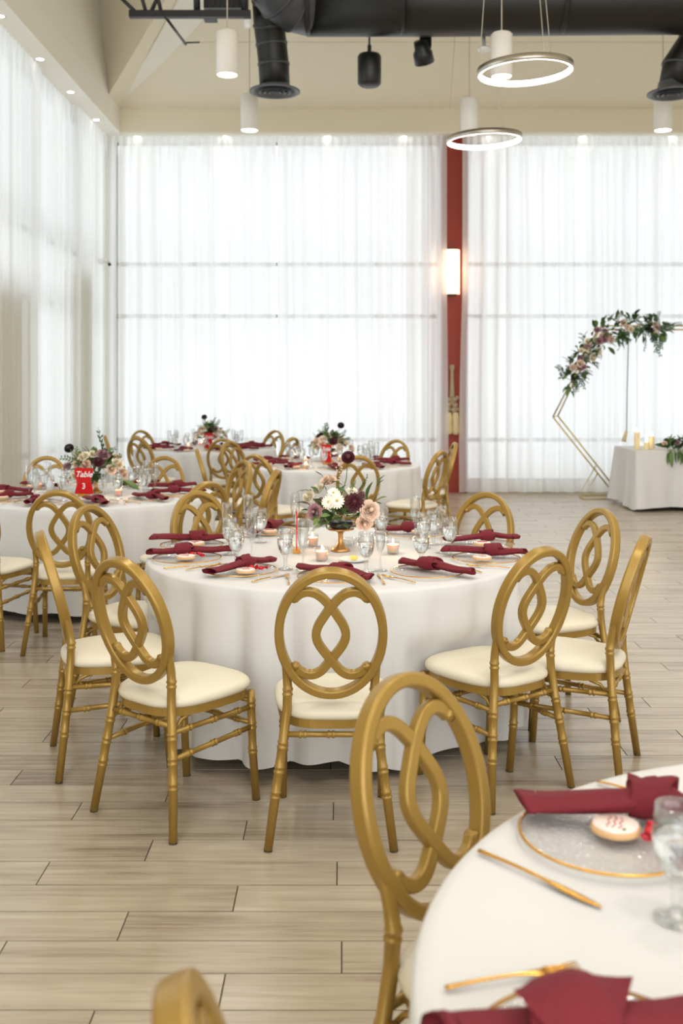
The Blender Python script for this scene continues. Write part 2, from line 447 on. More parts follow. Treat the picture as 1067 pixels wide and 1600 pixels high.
# ------------------------------------------------------------ lights of the room
def spot(loc, power, angle=150, col=(1, .965, .92), size=.12, parent=None, blend=1.0):
    l = bpy.data.lights.new('lamp_light', 'SPOT'); l.energy = power; l.spot_size = math.radians(angle); l.spot_blend = blend
    l.color = col; l.shadow_soft_size = size; o = bpy.data.objects.new('lamp_light', l); COL.objects.link(o)
    if parent is not None: o.parent = parent
    o.location = loc; return o
def pendant_proto():
    r = thing('pendant_lamp', 'x', 'lamp')
    prof = [(0, .40), (.03, .405), (.085, .40), (.1, .385), (.1, .0), (.094, -.004), (.09, .0), (.088, .03)]
    MB().lathe(prof, 32).build('shade', 'white_enamel', r)
    MB().lathe([(0, .012), (.088, .012)], 32).build('diffuser', 'lamp_disc', r)
    MB().lathe([(.0, .43), (.012, .43), (.016, .40)], 10).build('cable_grip', 'white_enamel', r)
    return r
PP = Proto(pendant_proto())
pcol = {-1.05: 'left', 1.47: 'middle', 3.62: 'right'}
def pendant(x, y, label):
    p = PP.place((x, y, 4.44), 0, label, 'white cylinder pendant lamps')
    for c in [c for c in p.children if c.name.startswith(('cable.', 'cable_w')) or c.name == 'cable']:
        bpy.data.objects.remove(c)
    MB().tube([(0, 0, .42), (0, 0, zc(y)-4.44)], .006, 6).build('cable', 'cable', p)
    for c in [c for c in p.children if c.type == 'LIGHT']: bpy.data.objects.remove(c)
    spot((0, 0, -.02), LAMP_W, 160, parent=p)
for i, (x, y, lab) in enumerate([
    (-1.05, 9.15, 'white cylinder pendant lamp hanging in front of the black truss bar'),
    (-1.03, 11.15, 'white cylinder pendant lamp at left, below the round black air diffuser'),
    (1.48, 9.2, 'white cylinder pendant lamp hanging inside the upper glowing ring'),
    (1.45, 11.3, 'white cylinder pendant lamp hanging above the lower glowing ring'),
    (3.60, 11.15, 'white cylinder pendant lamp at the right edge of the picture')]):
    if i == 0: PP.root.location = (0, 0, 0)
    pendant(x, y, lab)
hid = [(x, y) for y in (7.0, 4.9, 2.8, .7) for x in (-1.05, 1.48, 3.9)] + [(3.62, 9.15), (6.2, 9.15), (6.2, 4.9)]  # unseen pendants added to light the room, continuing the visible grid
for i, (x, y) in enumerate(hid):
    pendant(x, y, 'added white cylinder pendant lamp above the frame, %s row toward the camera, %s column' % (['first', 'second', 'third', 'fourth'][i//3] if i < 12 else ['back', 'rear side', 'near side'][i-12], ['left', 'middle', 'right'][i % 3] if i < 12 else 'right'))

def ring_proto():
    r = thing('ring_chandelier', 'x', 'lamp')
    Ro, Ri = .40, .376
    MB().lathe([(Ri, .004), (Ri, .046)], 72).build('light_strip', 'ring_glow', r)
    mb = MB().lathe([(Ri-.002, .046), (Ri-.002, .054), (Ro+.001, .054), (Ro+.001, .004), (Ro-.006, 0), (Ro-.008, 0)], 72)
    mb.build('metal_band', 'nickel', r)
    MB().lathe([(Ro-.008, 0), (Ri, .0), (Ri, .004)], 72).build('lower_diffuser', 'ring_glow', r)
    return r
RP = Proto(ring_proto())
for x, y, z, lab in ((1.55, 8.4, 4.22, 'glowing ring chandelier, the larger upper one, around a white cylinder pendant'),
                     (1.52, 10.6, 4.18, 'glowing ring chandelier, the lower one, in front of the rust column top')):
    r = RP.place((x, y, z), 0, lab, 'ring chandeliers', rot=(0, math.radians(-2.2), .4))
    for c in [c for c in r.children if c.name.startswith('suspension')]: bpy.data.objects.remove(c)
    for k in range(3):
        a = .5+k*2*PI/3
        MB().tube([(.385*math.cos(a), .385*math.sin(a), .05), (.05*math.cos(a), .05*math.sin(a), 3.3)], .0035, 5).build('suspension_cable', 'cable', r)
    MB().lathe([(.0, 3.36), (.09, 3.36), (.09, 3.3), (0, 3.3)], 24).build('suspension_canopy', 'nickel', r)

# downlights in the soffit
def down_proto():
    r = thing('downlight', 'x', 'lamp')
    MB().lathe([(.058, 0), (.058, -.006), (.044, -.008), (.040, .0)], 20).build('trim_ring', 'white_enamel', r)
    MB().lathe([(0, -.004), (.041, -.004)], 20).build('lens', 'downlight_glow', r); return r
DP = Proto(down_proto())
zd = ZS-.0245
dl = [(-2.99, 14.66), (-1.70, 14.66), (-.20, 14.66), (.92, 14.66), (2.15, 14.66), (3.53, 14.66), (4.83, 14.66)]
words_n = ['leftmost', 'second from the left', 'third from the left', 'fourth from the left', 'fifth from the left', 'sixth from the left', 'seventh from the left', 'eighth from the left', 'ninth from the left', 'rightmost']
for i, (x, y) in enumerate(dl):
    p = DP.place((x, y-.08, zd), 0, 'small recessed downlight in the back soffit, ' + (words_n[i] if i < 6 else 'the last at the right edge'), 'soffit downlights')
    spot((x, y-.30, zd-.03), 4, 70, (1, .86, .66), .03, None, .8)
for i, y in enumerate((13.65, 12.35, 11.1, 9.8)):
    p = DP.place((-3.36, y, zd), 0, 'small recessed downlight in the left soffit, ' + ['nearest the far corner', 'second from the far corner', 'third from the far corner', 'at the left picture edge'][i], 'soffit downlights')
    spot((-3.2, y, zd-.03), 3, 70, (1, .86, .66), .03, None, .8)

# ------------------------------------------------------------ ducts, truss, ceiling gear
d = thing('round_air_duct', 'large round black air duct running across under the ceiling', 'duct', (0, 0, 0))
pts = [(8.9, 9.85, 5.40), (6, 9.9, 5.42), (3, 9.95, 5.43), (1, 10, 5.43), (-.35, 10, 5.43)]
MB().tube(pts, .325, 40).build('main_tube', 'black_duct', d)
for x in (7.4, 4.8, 2.2, .6, -.33):
    MB().tube([(x-.02, 9.93, 5.43), (x+.02, 9.93, 5.43)], .333, 40).build('joint_collar', 'black_duct', d)
cen = [Vector(c) for c in ((-.30, 10, 5.43), (-.46, 9.93, 5.43), (-.58, 9.84, 5.47), (-.66, 9.76, 5.56), (-.70, 9.71, 5.70), (-.71, 9.68, 5.90), (-.71, 9.66, 7.3))]
MB().tube(cen, [.325, .312, .298, .286, .276, .268, .262], 40).build('elbow', 'flex_duct', d)
for i in range(1, 6):
    dd = (cen[i+1]-cen[i-1]).normalized()*.014
    MB().tube([cen[i]-dd, cen[i]+dd], [.325, .312, .298, .286, .276, .268][i]+.006, 40).build('elbow_rib', 'flex_duct', d)
def drop(label, path, zf, x, y, r=.158):
    t = thing('ceiling_diffuser', label, 'vent', (0, 0, 0), 0, 'round ceiling diffusers')
    MB().tube(path, r, 28).build('drop_tube', 'black_duct', t)
    for k in range(len(path)-1):
        a = Vector(path[k]); b = Vector(path[k+1]); dd = (b-a).normalized()*.012
        MB().tube([a-dd, a+dd], r*1.05, 28).build('collar', 'flex_duct', t)
    T = Matrix.Translation((x, y, zf))
    MB().lathe([(.15, .12), (.16, .06), (.20, .03), (.262, .012), (.264, 0), (.235, -.002), (.20, .02), (.195, .04)], 40, mx=T).build('flange', 'diffuser_metal', t)
    for rr_ in (.165, .115, .065):
        MB().lathe([(rr_, -.012), (rr_-.006, -.012), (rr_-.035, .035), (rr_-.03, .04)], 36, mx=T).build('cone_ring', 'diffuser_metal', t)
    MB().lathe([(0, -.006), (.028, -.006), (.03, .03), (0, .03)], 20, mx=T).build('centre_cap', 'black_enamel', t)
    return t
drop('round black ceiling diffuser on the drop pipe at left', [(-.74, 10.0, 5.45), (-.74, 10.16, 5.27), (-.72, 10.25, 5.1), (-.70, 10.28, 4.9), (-.69, 10.3, 4.66)], 4.62, -.69, 10.3)
drop('round black ceiling diffuser cut by the right picture edge', [(4.1, 10.0, 5.42), (3.85, 10.15, 5.32), (3.62, 10.25, 5.12), (3.48, 10.3, 4.9), (3.44, 10.3, 4.66)], 4.60, 3.43, 10.3)
t = thing('ceiling_truss', 'black steel truss bar with diagonal struts at top left', 'truss')
def bar(p, q, r, name='strut', par=t, m='black_enamel', n=6): return MB().tube([p, q], r, n).build(name, m, par)
TB = 9.5
def U(px, py, y): return Vector(((px-533.5)*y/F, y, HC+(600-py)*y/F))
MB().box(tuple(U(201, 26, TB)), tuple(U(392, 19, TB+.06))).build('chord_bar', 'black_enamel', t)
for a, b in (((212, 19), (186, -6)), ((228, 19), (214, -30)), ((236, 19), (262, -40)), ((252, 19), (238, -40))):
    bar(U(*a, TB+.02), U(*b, TB+.02), .02)
bar(U(258, 26, TB+.02), U(290, 69, TB+.9), .015); bar(U(286, 67, TB+.9), U(312, 66, TB+.9), .008)
MB().box(tuple(U(318, 30, TB+.1)), tuple(U(340, 26, TB+.2))).build('bracket', 'black_enamel', t)
for px in (308, 382):
    bar(U(px, 20, TB+.05), U(px-2, -60, TB+.05), .035, 'hanger')
t = thing('louvred_vent_box', 'black louvred box above the truss bar beside the duct', 'vent')
a = U(318, -60, 9.7); b = U(378, 12, 9.7)
MB().box((a.x, 9.7, b.z), (b.x, 9.95, a.z)).build('housing', 'black_duct', t)
for k in range(6):
    MB().box((a.x+.02+k*.062, 9.685, b.z+.01), (a.x+.04+k*.062, 9.7, a.z-.05)).build('louvre', 'black_enamel', t)
# black cylinder speaker
t = thing('hanging_speaker', 'black cylindrical speaker hanging under the duct', 'speaker', tuple(U(577, 134, 10.4)))
MB().lathe([(0, 0), (.10, 0), (.122, .02), (.124, .3), (.11, .325), (.04, .345), (0, .35)], 32).build('housing', 'black_enamel', t)
MB().lathe([(0, -.004), (.095, -.004), (.10, 0)], 24).build('grille', 'steel_dark', t)
MB().tube([(0, 0, .34), (0, 0, 2.25)], .012, 6).build('hanging_rod', 'black_enamel', t)
MB().box((-.02, -.02, .34), (.02, .02, .42)).build('bracket', 'black_enamel', t)
# black tilted spotlight
t = thing('track_spotlight', 'small black tilted spotlight under the duct', 'spotlight', tuple(U(660, 82, 10.4)))
Tm = Matrix.Rotation(math.radians(35), 4, 'X') @ Matrix.Rotation(math.radians(-14), 4, 'Y')
MB().lathe([(.075, -.06), (.095, -.11), (.105, -.11), (.10, 0), (.075, .04), (.07, .12), (0, .13)], 24, mx=Tm).build('lamp_head', 'black_enamel', t)
MB().lathe([(0, -.07), (.08, -.07)], 24, mx=Tm).build('lens', 'steel_dark', t)
MB().box((-.03, -.05, .05), (.09, .05, .18)).build('yoke', 'black_enamel', t)
MB().tube([(.03, 0, .15), (.03, 0, 1.9)], .015, 6).build('hanging_rod', 'black_enamel', t)
# white sensor
t = thing('ceiling_sensor', 'small white round sensor beside the ring pendant', 'sensor', tuple(U(756, 80, 10.2)))
MB().lathe([(0, 0), (.06, .0), (.075, .02), (.06, .04), (.02, .05), (.018, .16), (0, .16)], 24).build('sensor_head', 'sensor_white', t)
MB().tube([(0, 0, .15), (.03, 0, 2.0)], .008, 6).build('conduit', 'steel_dark', t)
t = thing('ceiling_camera', 'small white device hanging beside the duct elbow', 'sensor', tuple(U(387, 40, 9.6)))
MB().sphere((0, 0, 0), .035, 14, 8).build('dome', 'sensor_white', t)
MB().lathe([(0, .09), (.04, .09), (.04, .02), (0, .02)], 16).build('mount', 'sensor_white', t)
MB().tube([(0, 0, .08), (0, 0, 2.1)], .008, 6).build('conduit', 'steel_dark', t)
# thin conduit along the ceiling slope
yk = 12.0
zk = HC+(600-66)*yk/F
tag(MB().tube([(-1.9, yk, zk), (6.5, yk, zk)], .008, 6).build('ceiling_conduit', 'ceiling_paint'), 'thin beige conduit running level across the sloped ceiling', 'pipe')

# sconce
t = thing('wall_sconce', 'glowing half-round sconce on the rust coloured column', 'lamp', (1.62, 14.66, 2.9))
vs = []; fs = []; n = 20
for z in (0.02, .67):
    for k in range(n+1):
        a = PI+PI*k/n; vs.append((.12*math.cos(a), .11*math.sin(a)-.01, z))
for k in range(n): fs.append((k, k+1, n+2+k, n+1+k))
fs.append(tuple(range(n, -1, -1))); fs.append(tuple(range(n+1, 2*n+2)))
MB().add(vs, fs).build('shade', 'sconce_glow', t)
MB().box((-.07, -.08, 0), (.07, 0, .02)).build('bottom_cap', 'black_enamel', t)
MB().box((-.07, -.08, .67), (.07, 0, .69)).build('top_cap', 'black_enamel', t)
l = bpy.data.lights.new('sconce_light', 'POINT'); l.energy = 3; l.color = (1, .72, .42); l.shadow_soft_size = .1
o = bpy.data.objects.new('sconce_light', l); COL.objects.link(o); o.parent = t; o.location = (0, -.3, .34)
# wall hanging on the column
t = thing('wall_hanging', 'beige wooden and cloth hanging ornament on the rust column', 'ornament', (1.62, 14.60, .82))
MB().lathe([(0, 1.06), (.03, 1.06), (.038, 1.03), (.03, .99), (.022, .97), (.028, .8), (.036, .62), (.036, .58), (0, .58)], 16).build('handle', 'hanging_wood', t)
for x, z, r_ in ((-.03, .55, .035), (.03, .55, .04), (.07, .58, .028), (-.045, .48, .04), (.04, .47, .042), (-.06, .41, .042), (.02, .40, .045), (.07, .41, .03), (0, .5, .03)):
    MB().sphere((x, -.02, z), r_, 12, 8).build('bead', 'hanging_wood', t)
for sx in (-.048, .048):
    MB().lathe([(0, .37), (.04, .36), (.052, .3), (.047, .2), (.054, .12), (.048, .06), (.03, .04), (0, .04)], 18, mx=Matrix.Translation((sx, -.02, 0))).build('cloth_lobe', 'hanging_cloth', t)
MB().tube([(0, -.01, .2), (.09, -.03, .3), (.13, -.03, .15), (.13, -.03, .05), (.17, -.03, .0), (.13, -.03, -.05)], .004, 5).build('cord', 'hanging_wood', t)
# wall camera in the corner
t = thing('wall_camera', 'small white camera on the left corner beside the curtain', 'camera', (-3.34, 14.0, 3.30))
MB().box((-.09, -.03, -.01), (.0, .03, .06)).build('mount', 'sensor_white', t)
MB().tube([(-.02, 0, .04), (.07, 0, .03)], .03, 12).build('camera_body', 'sensor_white', t)
MB().tube([(.07, 0, .0), (.085, 0, -.035)], .022, 12).build('lens', 'steel_dark', t)

# ------------------------------------------------------------ chair
def sring(w, d, e=3.0):
    def f(k, n, i):
        a = 2*PI*(k+.5)/n; c, s_ = math.cos(a), math.sin(a)
        return (math.copysign(abs(c)**(2/e), c)*w/2, math.copysign(abs(s_)**(2/e), s_)*d/2)
    return f
def flat_prof(w, d, r=.005):
    pts = []
    for (sx, sy, a0) in ((1, 1, 0), (-1, 1, 90), (-1, -1, 180), (1, -1, 270)):
        cx, cy = sx*(w/2-r), sy*(d/2-r); arc = [(cx+r*math.cos(math.radians(a0+q)), cy+r*math.sin(math.radians(a0+q))) for q in (0, 45, 90)]
        e = .0016
        if a0 in (0, 180): pts += [(arc[0][0], arc[0][1]-sy*e)]+arc+[(arc[2][0]-sx*e, arc[2][1])]
        else: pts += [(arc[0][0]-sx*e, arc[0][1])]+arc+[(arc[2][0], arc[2][1]-sy*e)]
    return lambda k, n, i: pts[k]
def bamboo_pts(p, q, rings, r, k=.0035, w=.006):
    p = Vector(p); q = Vector(q); Ln = (q-p).length; ts = [(0, r)]
    for t0 in rings:
        for off in (-.008, .008):
            c = t0+off/Ln
            ts += [(c-w/Ln, r), (c-w*.35/Ln, r+k), (c+w*.35/Ln, r+k), (c+w/Ln, r)]
    ts.append((1, r)); ts.sort(key=lambda a: a[0])
    return [tuple(p+(q-p)*t_) for t_, _ in ts], [r_ for _, r_ in ts]
def path_rings(pts, zrings, r0):
    """polyline with bamboo rings at given z"""
    P = [Vector(p) for p in pts]; out = []; rad = []
    zs = sorted({p.z for p in P} | {z for zr in zrings for z in (zr-.0145, zr-.011, zr-.006, zr-.003, zr+.003, zr+.006, zr+.011, zr+.0145)})
    for z in zs:
        for i in range(len(P)-1):
            if P[i].z-1e-9 <= z <= P[i+1].z+1e-9:
                t_ = (z-P[i].z)/(P[i+1].z-P[i].z); q = P[i]+(P[i+1]-P[i])*t_; break
        b = 0
        for zr in zrings:
            if abs(abs(z-zr)-.0085) < .0035: b = .0027
        out.append(tuple(q)); rad.append(r0+b)
    return out, rad
def chair_proto():
    r = thing('banquet_chair', 'x', 'chair')
    G = 'gold_paint'
    def yb(z): return .052-.115*max(0, (z-.52)/.44)**1.25
    # oval back
    N_ = 64; pts = []; ups = []
    for k in range(N_):
        a = 2*PI*k/N_; x = .178*math.sin(a); z = .745+.221*math.cos(a)
        pts.append((x, yb(z), z)); sl = -.115*1.25/.44*max(0.001, (z-.52)/.44)**.25
        ups.append(Vector((0, 1, -sl)).normalized())
    MB().tube(pts, 0, 20, closed=True, prof=flat_prof(.031, .042, .0075), ups=ups).build('back_frame', G, r)
    # two interlaced S strands
    cp = [(-.124, .116), (-.106, .131), (-.082, .139), (-.055, .135), (-.033, .122), (-.015, .105), (.003, .085), (.024, .056), (.041, .030), (.050, .006), (.050, -.014), (.041, -.037), (.023, -.062), (.003, -.086), (-.015, -.106), (-.034, -.126), (-.058, -.138), (-.084, -.138), (-.108, -.127), (-.124, -.110)]
    def cr(P, m=4):
        out = []
        for i in range(len(P)-1):
            p0 = P[max(i-1, 0)]; p1 = P[i]; p2 = P[i+1]; p3 = P[min(i+2, len(P)-1)]
            for j in range(m):
                t_ = j/m; out.append(tuple(.5*((2*p1[c])+(-p0[c]+p2[c])*t_+(2*p0[c]-5*p1[c]+4*p2[c]-p3[c])*t_*t_+(-p0[c]+3*p1[c]-3*p2[c]+p3[c])*t_**3) for c in (0, 1)))
        out.append(tuple(P[-1])); return out
    cc = [(x, z*1.09+.004) for x, z in cr(cp)]
    for s_ in (1, -1):
        pp = [(s_*x, yb(.742+z)+.0006*s_, .742+z) for x, z in cc]
        mb = MB().tube(pp, 0, 20, prof=flat_prof(.030, .026), ups=[Vector((0, 1, .3))]*len(pp))
        for e in (0, -1):   # little scroll knobs where the strand meets the ring
            mb.tube([(pp[e][0], pp[e][1]-.013, pp[e][2]), (pp[e][0], pp[e][1]+.013, pp[e][2])], .0134, 12)
        mb.build('back_strand', G, r)
    # legs
    for s_ in (1, -1):
        base = [(s_*.216, 0, 0), (s_*.192, .022, .18), (s_*.168, .040, .35), (s_*.153, .050, .47), (s_*.151, .053, .54), (s_*.153, .048, .58), (s_*.156, .039, .62), (s_*.162, .027, .655), (s_*.170, .018, .69)]
        p, rd = path_rings(base, (.185, .268, .35, .53), .0163)
        rd = [q*(.92+.08*min(1, pt[2]/.2)) if pt[2] < .56 else q*(1-.25*(pt[2]-.56)/.13) for q, pt in zip(rd, p)]
        MB().tube(p, rd, 14, ups=Vector((0, 1, 0))).build('leg', G, r)
        MB().tube([(s_*.216, 0, 0), (s_*.2153, .001, .004)], .0155, 14).build('foot_cap', 'steel_dark', r)
        base = [(s_*.192, .452, 0), (s_*.188, .436, .20), (s_*.186, .428, .425)]
        p, rd = path_rings(base, (.195, .29, .375), .0158)
        MB().tube(p, rd, 14, ups=Vector((0, 1, 0))).build('leg', G, r)
        MB().tube([(s_*.192, .452, 0), (s_*.1919, .4517, .004)], .016, 14).build('foot_cap', 'steel_dark', r)
        # side stretchers
        for za, zb in ((.362, .362), (.272, .285)):
            xa = .216-.0485*za/.35*1.0; ya = .040*za/.35
            p, rd = bamboo_pts((s_*(xa-.002), ya, za), (s_*.187, .435, zb), (.2, .5, .8), .0098)
            MB().tube(p, rd, 10).build('stretcher', G, r)
    p, rd = bamboo_pts((-.164, .043, .385), (.164, .043, .385), (.2, .5, .8), .0098)
    MB().tube(p, rd, 10).build('stretcher', G, r)
    for z in (.385, .30):
        p, rd = bamboo_pts((-.187, .43, z), (.187, .43, z), (.2, .5, .8), .0098)
        MB().tube(p, rd, 10).build('stretcher', G, r)
    # seat frame and cushion: rounded trapezoid
    def outline(k, n, grow):
        a = 2*PI*k/n; c, s_ = math.cos(a), math.sin(a); e = 3.4
        u = math.copysign(abs(c)**(2/e), c); v = math.copysign(abs(s_)**(2/e), s_)
        y = .247+(.215+grow)*v; wd_ = .186+.022*v+.012*(1-v*v); return ((wd_+grow)*u, y)
    n = 48; vs = []; fs = []
    prof = [(.0, .408), (.0, .440), (-.028, .440), (-.028, .408)]
    for gz, z in prof:
        for k in range(n): x, y = outline(k, n, gz); vs.append((x, y, z))
    for i in range(4):
        for k in range(n):
            k2 = (k+1) % n; j = (i+1) % 4; fs.append((i*n+k, j*n+k, j*n+k2, i*n+k2))
    mb = MB().add(vs, fs, 0, False)
    for s_ in (-1, 1):   # corner brackets
        mb.tube([(s_*.155, .06, .36), (s_*.158, .09, .395), (s_*.165, .13, .41)], .007, 6)
    mb.build('seat_frame', G, r)
    vs = []; fs = []
    prof = [(-.03, .436), (.002, .438), (.010, .446), (.012, .456), (.008, .468), (-.004, .478), (-.03, .486), (-.08, .491), (-.14, .493)]
    for gz, z in prof:
        for k in range(n): x, y = outline(k, n, gz); vs.append((x, y, z))
    for i in range(len(prof)-1):
        for k in range(n): k2 = (k+1) % n; fs.append((i*n+k, i*n+k2, (i+1)*n+k2, (i+1)*n+k))
    fs.append(tuple((len(prof)-1)*n+k for k in range(n)))
    MB().add(vs, fs).build('seat_cushion', 'vinyl', r)
    return r
CH = Proto(chair_proto())
CHAIRS = {}
def chair(tb, x, y, fx, fy, label, group):
    # y,x given for the top of the back or feet centre: origin = rear feet centre
    rz = math.atan2(-fx, fy); CH.place((x, y, 0), rz, label, group)
    CHAIRS.setdefault(tb, []).append((x, y, fx, fy))
def chair_top(tb, px, py, fx, fy, label, group, z=.975):
    """place by pixel of the top of the back"""
    L_ = math.hypot(fx, fy); fx /= L_; fy /= L_
    yy = F*(HC-z)/(py-600); xx = (px-533.5)*yy/F
    chair(tb, xx+fx*.063, yy+fy*.063, fx, fy, label, group)
GM = 'gold oval-back chairs around the middle table'
GL = 'gold oval-back chairs around the left table'
GF = 'gold oval-back chairs around the far tables'
chair('m', -.036, 3.41, 0, 1, 'gold oval-back chair seen square from behind at the front of the middle table', GM)
chair('m', -.757, 3.597, .61, .79, 'gold oval-back chair front left of the middle table, seat and side rails in full view', GM)
chair('m', -1.205, 4.2, .945, .326, 'gold oval-back chair seen edge-on at the left of the middle table', GM)
chair('m', -1.24, 5.05, .891, -.40, 'gold oval-back chair far left of the middle table, behind the edge-on chair', GM)
chair_top('m', 305.7, 769, .62, -.78, 'gold oval-back chair back left of the middle table behind two napkins', GM)
chair_top('m', 762, 771, -.60, -.80, 'gold oval-back chair back right of the middle table against open floor', GM)
chair_top('m', 942, 796.5, -.944, -.33, 'gold oval-back chair right of the middle table, the farther one of two', GM)
chair('m', 1.185, 4.1, -.907, .42, 'gold oval-back chair seen nearly edge-on at the right of the middle table', GM)
chair('m', .735, 3.827, -.57, .82, 'gold oval-back chair front right of the middle table behind the near chair', GM)
chair('n', .17, 2.08, .707, -.707, 'large blurred gold oval-back chair close to the camera by the near table', 'chairs at the near table')
chair('n', -.105, 1.015, .985, .17, 'very blurred gold chair back top at the bottom edge of the picture', 'chairs at the near table')
chair('l', -1.66, 5.87, -.06, 1, 'gold oval-back chair seen from behind at the front of the left table', GL)
chair('l', -2.24, 6.0, .2, .98, 'gold chair cut by the left edge, only seat and legs in view', GL)
chair_top('l', 326, 754, -.72, .69, 'gold oval-back chair back to back with a middle table chair', GL)
chair_top('l', 382.5, 720, -.85, -.53, 'gold oval-back chair turned sideways right of the left table', GL)
chair_top('l', 433, 735, -.985, .17, 'gold chair seen edge-on, leaning right, right of the left table', GL)
chair_top('l', 257, 714, -.1, -1, 'gold chair top behind the glasses on the right of the left table', GL)
chair_top('l', 73, 714, .15, -1, 'gold chair behind the left table, left of the flowers', GL)
chair_top('b', 164, 681, .97, .23, 'gold chair seen edge-on behind the left table flowers', GF)
chair_top('b', 214, 684, .50, .87, 'gold oval-back chair at the left end of the far left table', GF)
chair_top('b', 219, 673, .70, -.71, 'gold chair behind the left end of the far left table', GF)
chair_top('b', 348, 686, .02, 1, 'gold oval-back chair in front of the far left table, just right of its sign', GF)
chair_top('b', 458, 684, -.85, .53, 'gold chair half hidden between the two far tables', GF)
chair_top('b', 431, 673, -.64, -.77, 'gold chair behind the right end of the far left table', GF)
chair_top('r', 307.5, 702, .985, .16, 'gold chair seen edge-on, leaning left, before the far left table', GF)
chair_top('r', 358, 690, .81, -.58, 'gold oval-back chair turned right at the left end of the far right table', GF)
chair_top('r', 397, 711, .59, .81, 'gold oval-back chair front left of the far right table', GF)
chair_top('r', 560, 713, -.05, 1, 'gold oval-back chair behind the middle flowers, before the far right table', GF)
chair_top('r', 620, 688, -.55, -.84, 'gold oval-back chair behind the far right table under the curtain', GF)
chair_top('r', 690, 705, -.84, .54, 'gold oval-back chair front right of the far right table below the column', GF)
chair_top('r', 711, 692, -1, -.03, 'gold chair seen edge-on right behind another, below the wall ornament', GF)

# ------------------------------------------------------------ tables and cloths
TR = .925; TH = .76
def round_table(cx, cy, key, lab_t, lab_c, m='linen', seed=1, hem=.055):
    rr = random.Random(seed)
    t = thing('round_table', lab_t, 'table', (cx, cy, 0), 0, 'round banquet tables')
    MB().lathe([(0, .735), (TR-.03, .735), (TR-.02, .74), (TR-.02, TH-.008), (0, TH-.008)], 64).build('tabletop', 'wood_top', t)
    for a in range(4):
        x, y = .52*math.cos(a*PI/2+.8), .52*math.sin(a*PI/2+.8)
        MB().tube([(x, y, 0), (x, y, .735)], .016, 10).build('leg', 'steel_dark', t)
    n = 288; prof = [(TR-.10, TH), (TR-.03, TH), (TR-.008, TH-.003), (TR, TH-.012)]
    hs = [TH-.012-(TH-.012-hem)*((i/17)**1.0) for i in range(1, 18)]
    ph = [rr.uniform(0, 6.28) for _ in range(8)]; nf = rr.choice((24, 26, 28))
    vs = [(0, 0, TH)]; fs = []
    for r_ in (.3, .6): prof = [(r_, TH)]+prof if r_ == .6 else prof
    rings = prof+[(None, h) for h in hs]
    for r_, z in rings:
        for k in range(n):
            a = 2*PI*k/n; zz = z
            if r_ is not None: rad = r_
            else:
                u = (TH-z)/(TH-hem)
                wv = math.sin(nf*a+ph[0]+.9*math.sin(3*a+ph[1]))+.45*math.sin((nf*2-3)*a+ph[2])+.5*math.sin(7*a+ph[3])
                th_ = nf*a*.5+ph[0]+.5*math.sin(3*a+ph[1])+.4*math.sin(5*a+ph[2])
                wv2 = .75*(1-2*abs(math.sin(th_))**1.0*(.75+.25*math.sin(4*a+ph[3])))*-1+.25*wv/1.7
                rad = TR+.045*u+.052*(u**.6)*wv2
                if u > .98: zz = hem+.016*math.sin(5*a+ph[4])+.014*math.sin(11*a+ph[5])
                else: zz = z+(.016*math.sin(5*a+ph[4])+.014*math.sin(11*a+ph[5]))*max(0, (u-.5)*2)
                # cloth pressed in where a chair seat is pushed against it
                px_, py_ = cx+rad*math.cos(a), cy+rad*math.sin(a)
                for (qx, qy, fx, fy) in CHAIRS.get(key, []):
                    dx, dy = px_-qx, py_-qy; lx = dx*fy-dy*fx; ly = dx*fx+dy*fy
                    if -.05 < ly < .478 and abs(lx) < .30 and zz < .56:
                        w = max(0, min(1, (.30-abs(lx))/.075)); w = w*w*(3-2*w)
                        h_ = max(0, min(1, (.56-zz)/.07))
                        push = (.482-ly)*w*h_
                        # move inward along radius until outside seat front
                        ca = math.cos(a)*fx+math.sin(a)*fy
                        if ca < -.3: rad -= min(.30, push/(-ca))
                px_, py_ = 0, 0
            vs.append((rad*math.cos(a), rad*math.sin(a), zz))
    for k in range(n): fs.append((0, 1+k, 1+(k+1) % n))
    for i in range(len(rings)-1):
        for k in range(n):
            k2 = (k+1) % n; fs.append((1+i*n+k, 1+(i+1)*n+k, 1+(i+1)*n+k2, 1+i*n+k2))
    o = MB().add(vs, fs).build('tablecloth', m); o.location = (cx, cy, 0)
    tag(o, lab_c, 'tablecloth', 'white round tablecloths')
    return t
TM = (-.03, 4.95); TL = (-1.9, 7.6); TFR = (-.1, 10.45); TFL = (-1.78, 13.05); TN = (1.02, 1.33)
round_table(*TM, 'm', 'round banquet table hidden under the cloth in the middle', 'white floor-length cloth on the round table in the middle', 'linen', 3)
round_table(*TL, 'l', 'round banquet table under the cloth at the left edge', 'white floor-length cloth on the round table at the left edge', 'linen', 5)
round_table(*TFR, 'r', 'round banquet table under the far right cloth', 'white cloth on the far round table behind the middle flowers', 'linen', 8)
round_table(*TFL, 'b', 'round banquet table under the farthest cloth', 'white cloth on the farthest round table by the back curtain', 'linen', 11)
round_table(*TN, 'n', 'round banquet table under the near cloth at bottom right', 'white cloth on the near table at the bottom right corner', 'linen', 14)

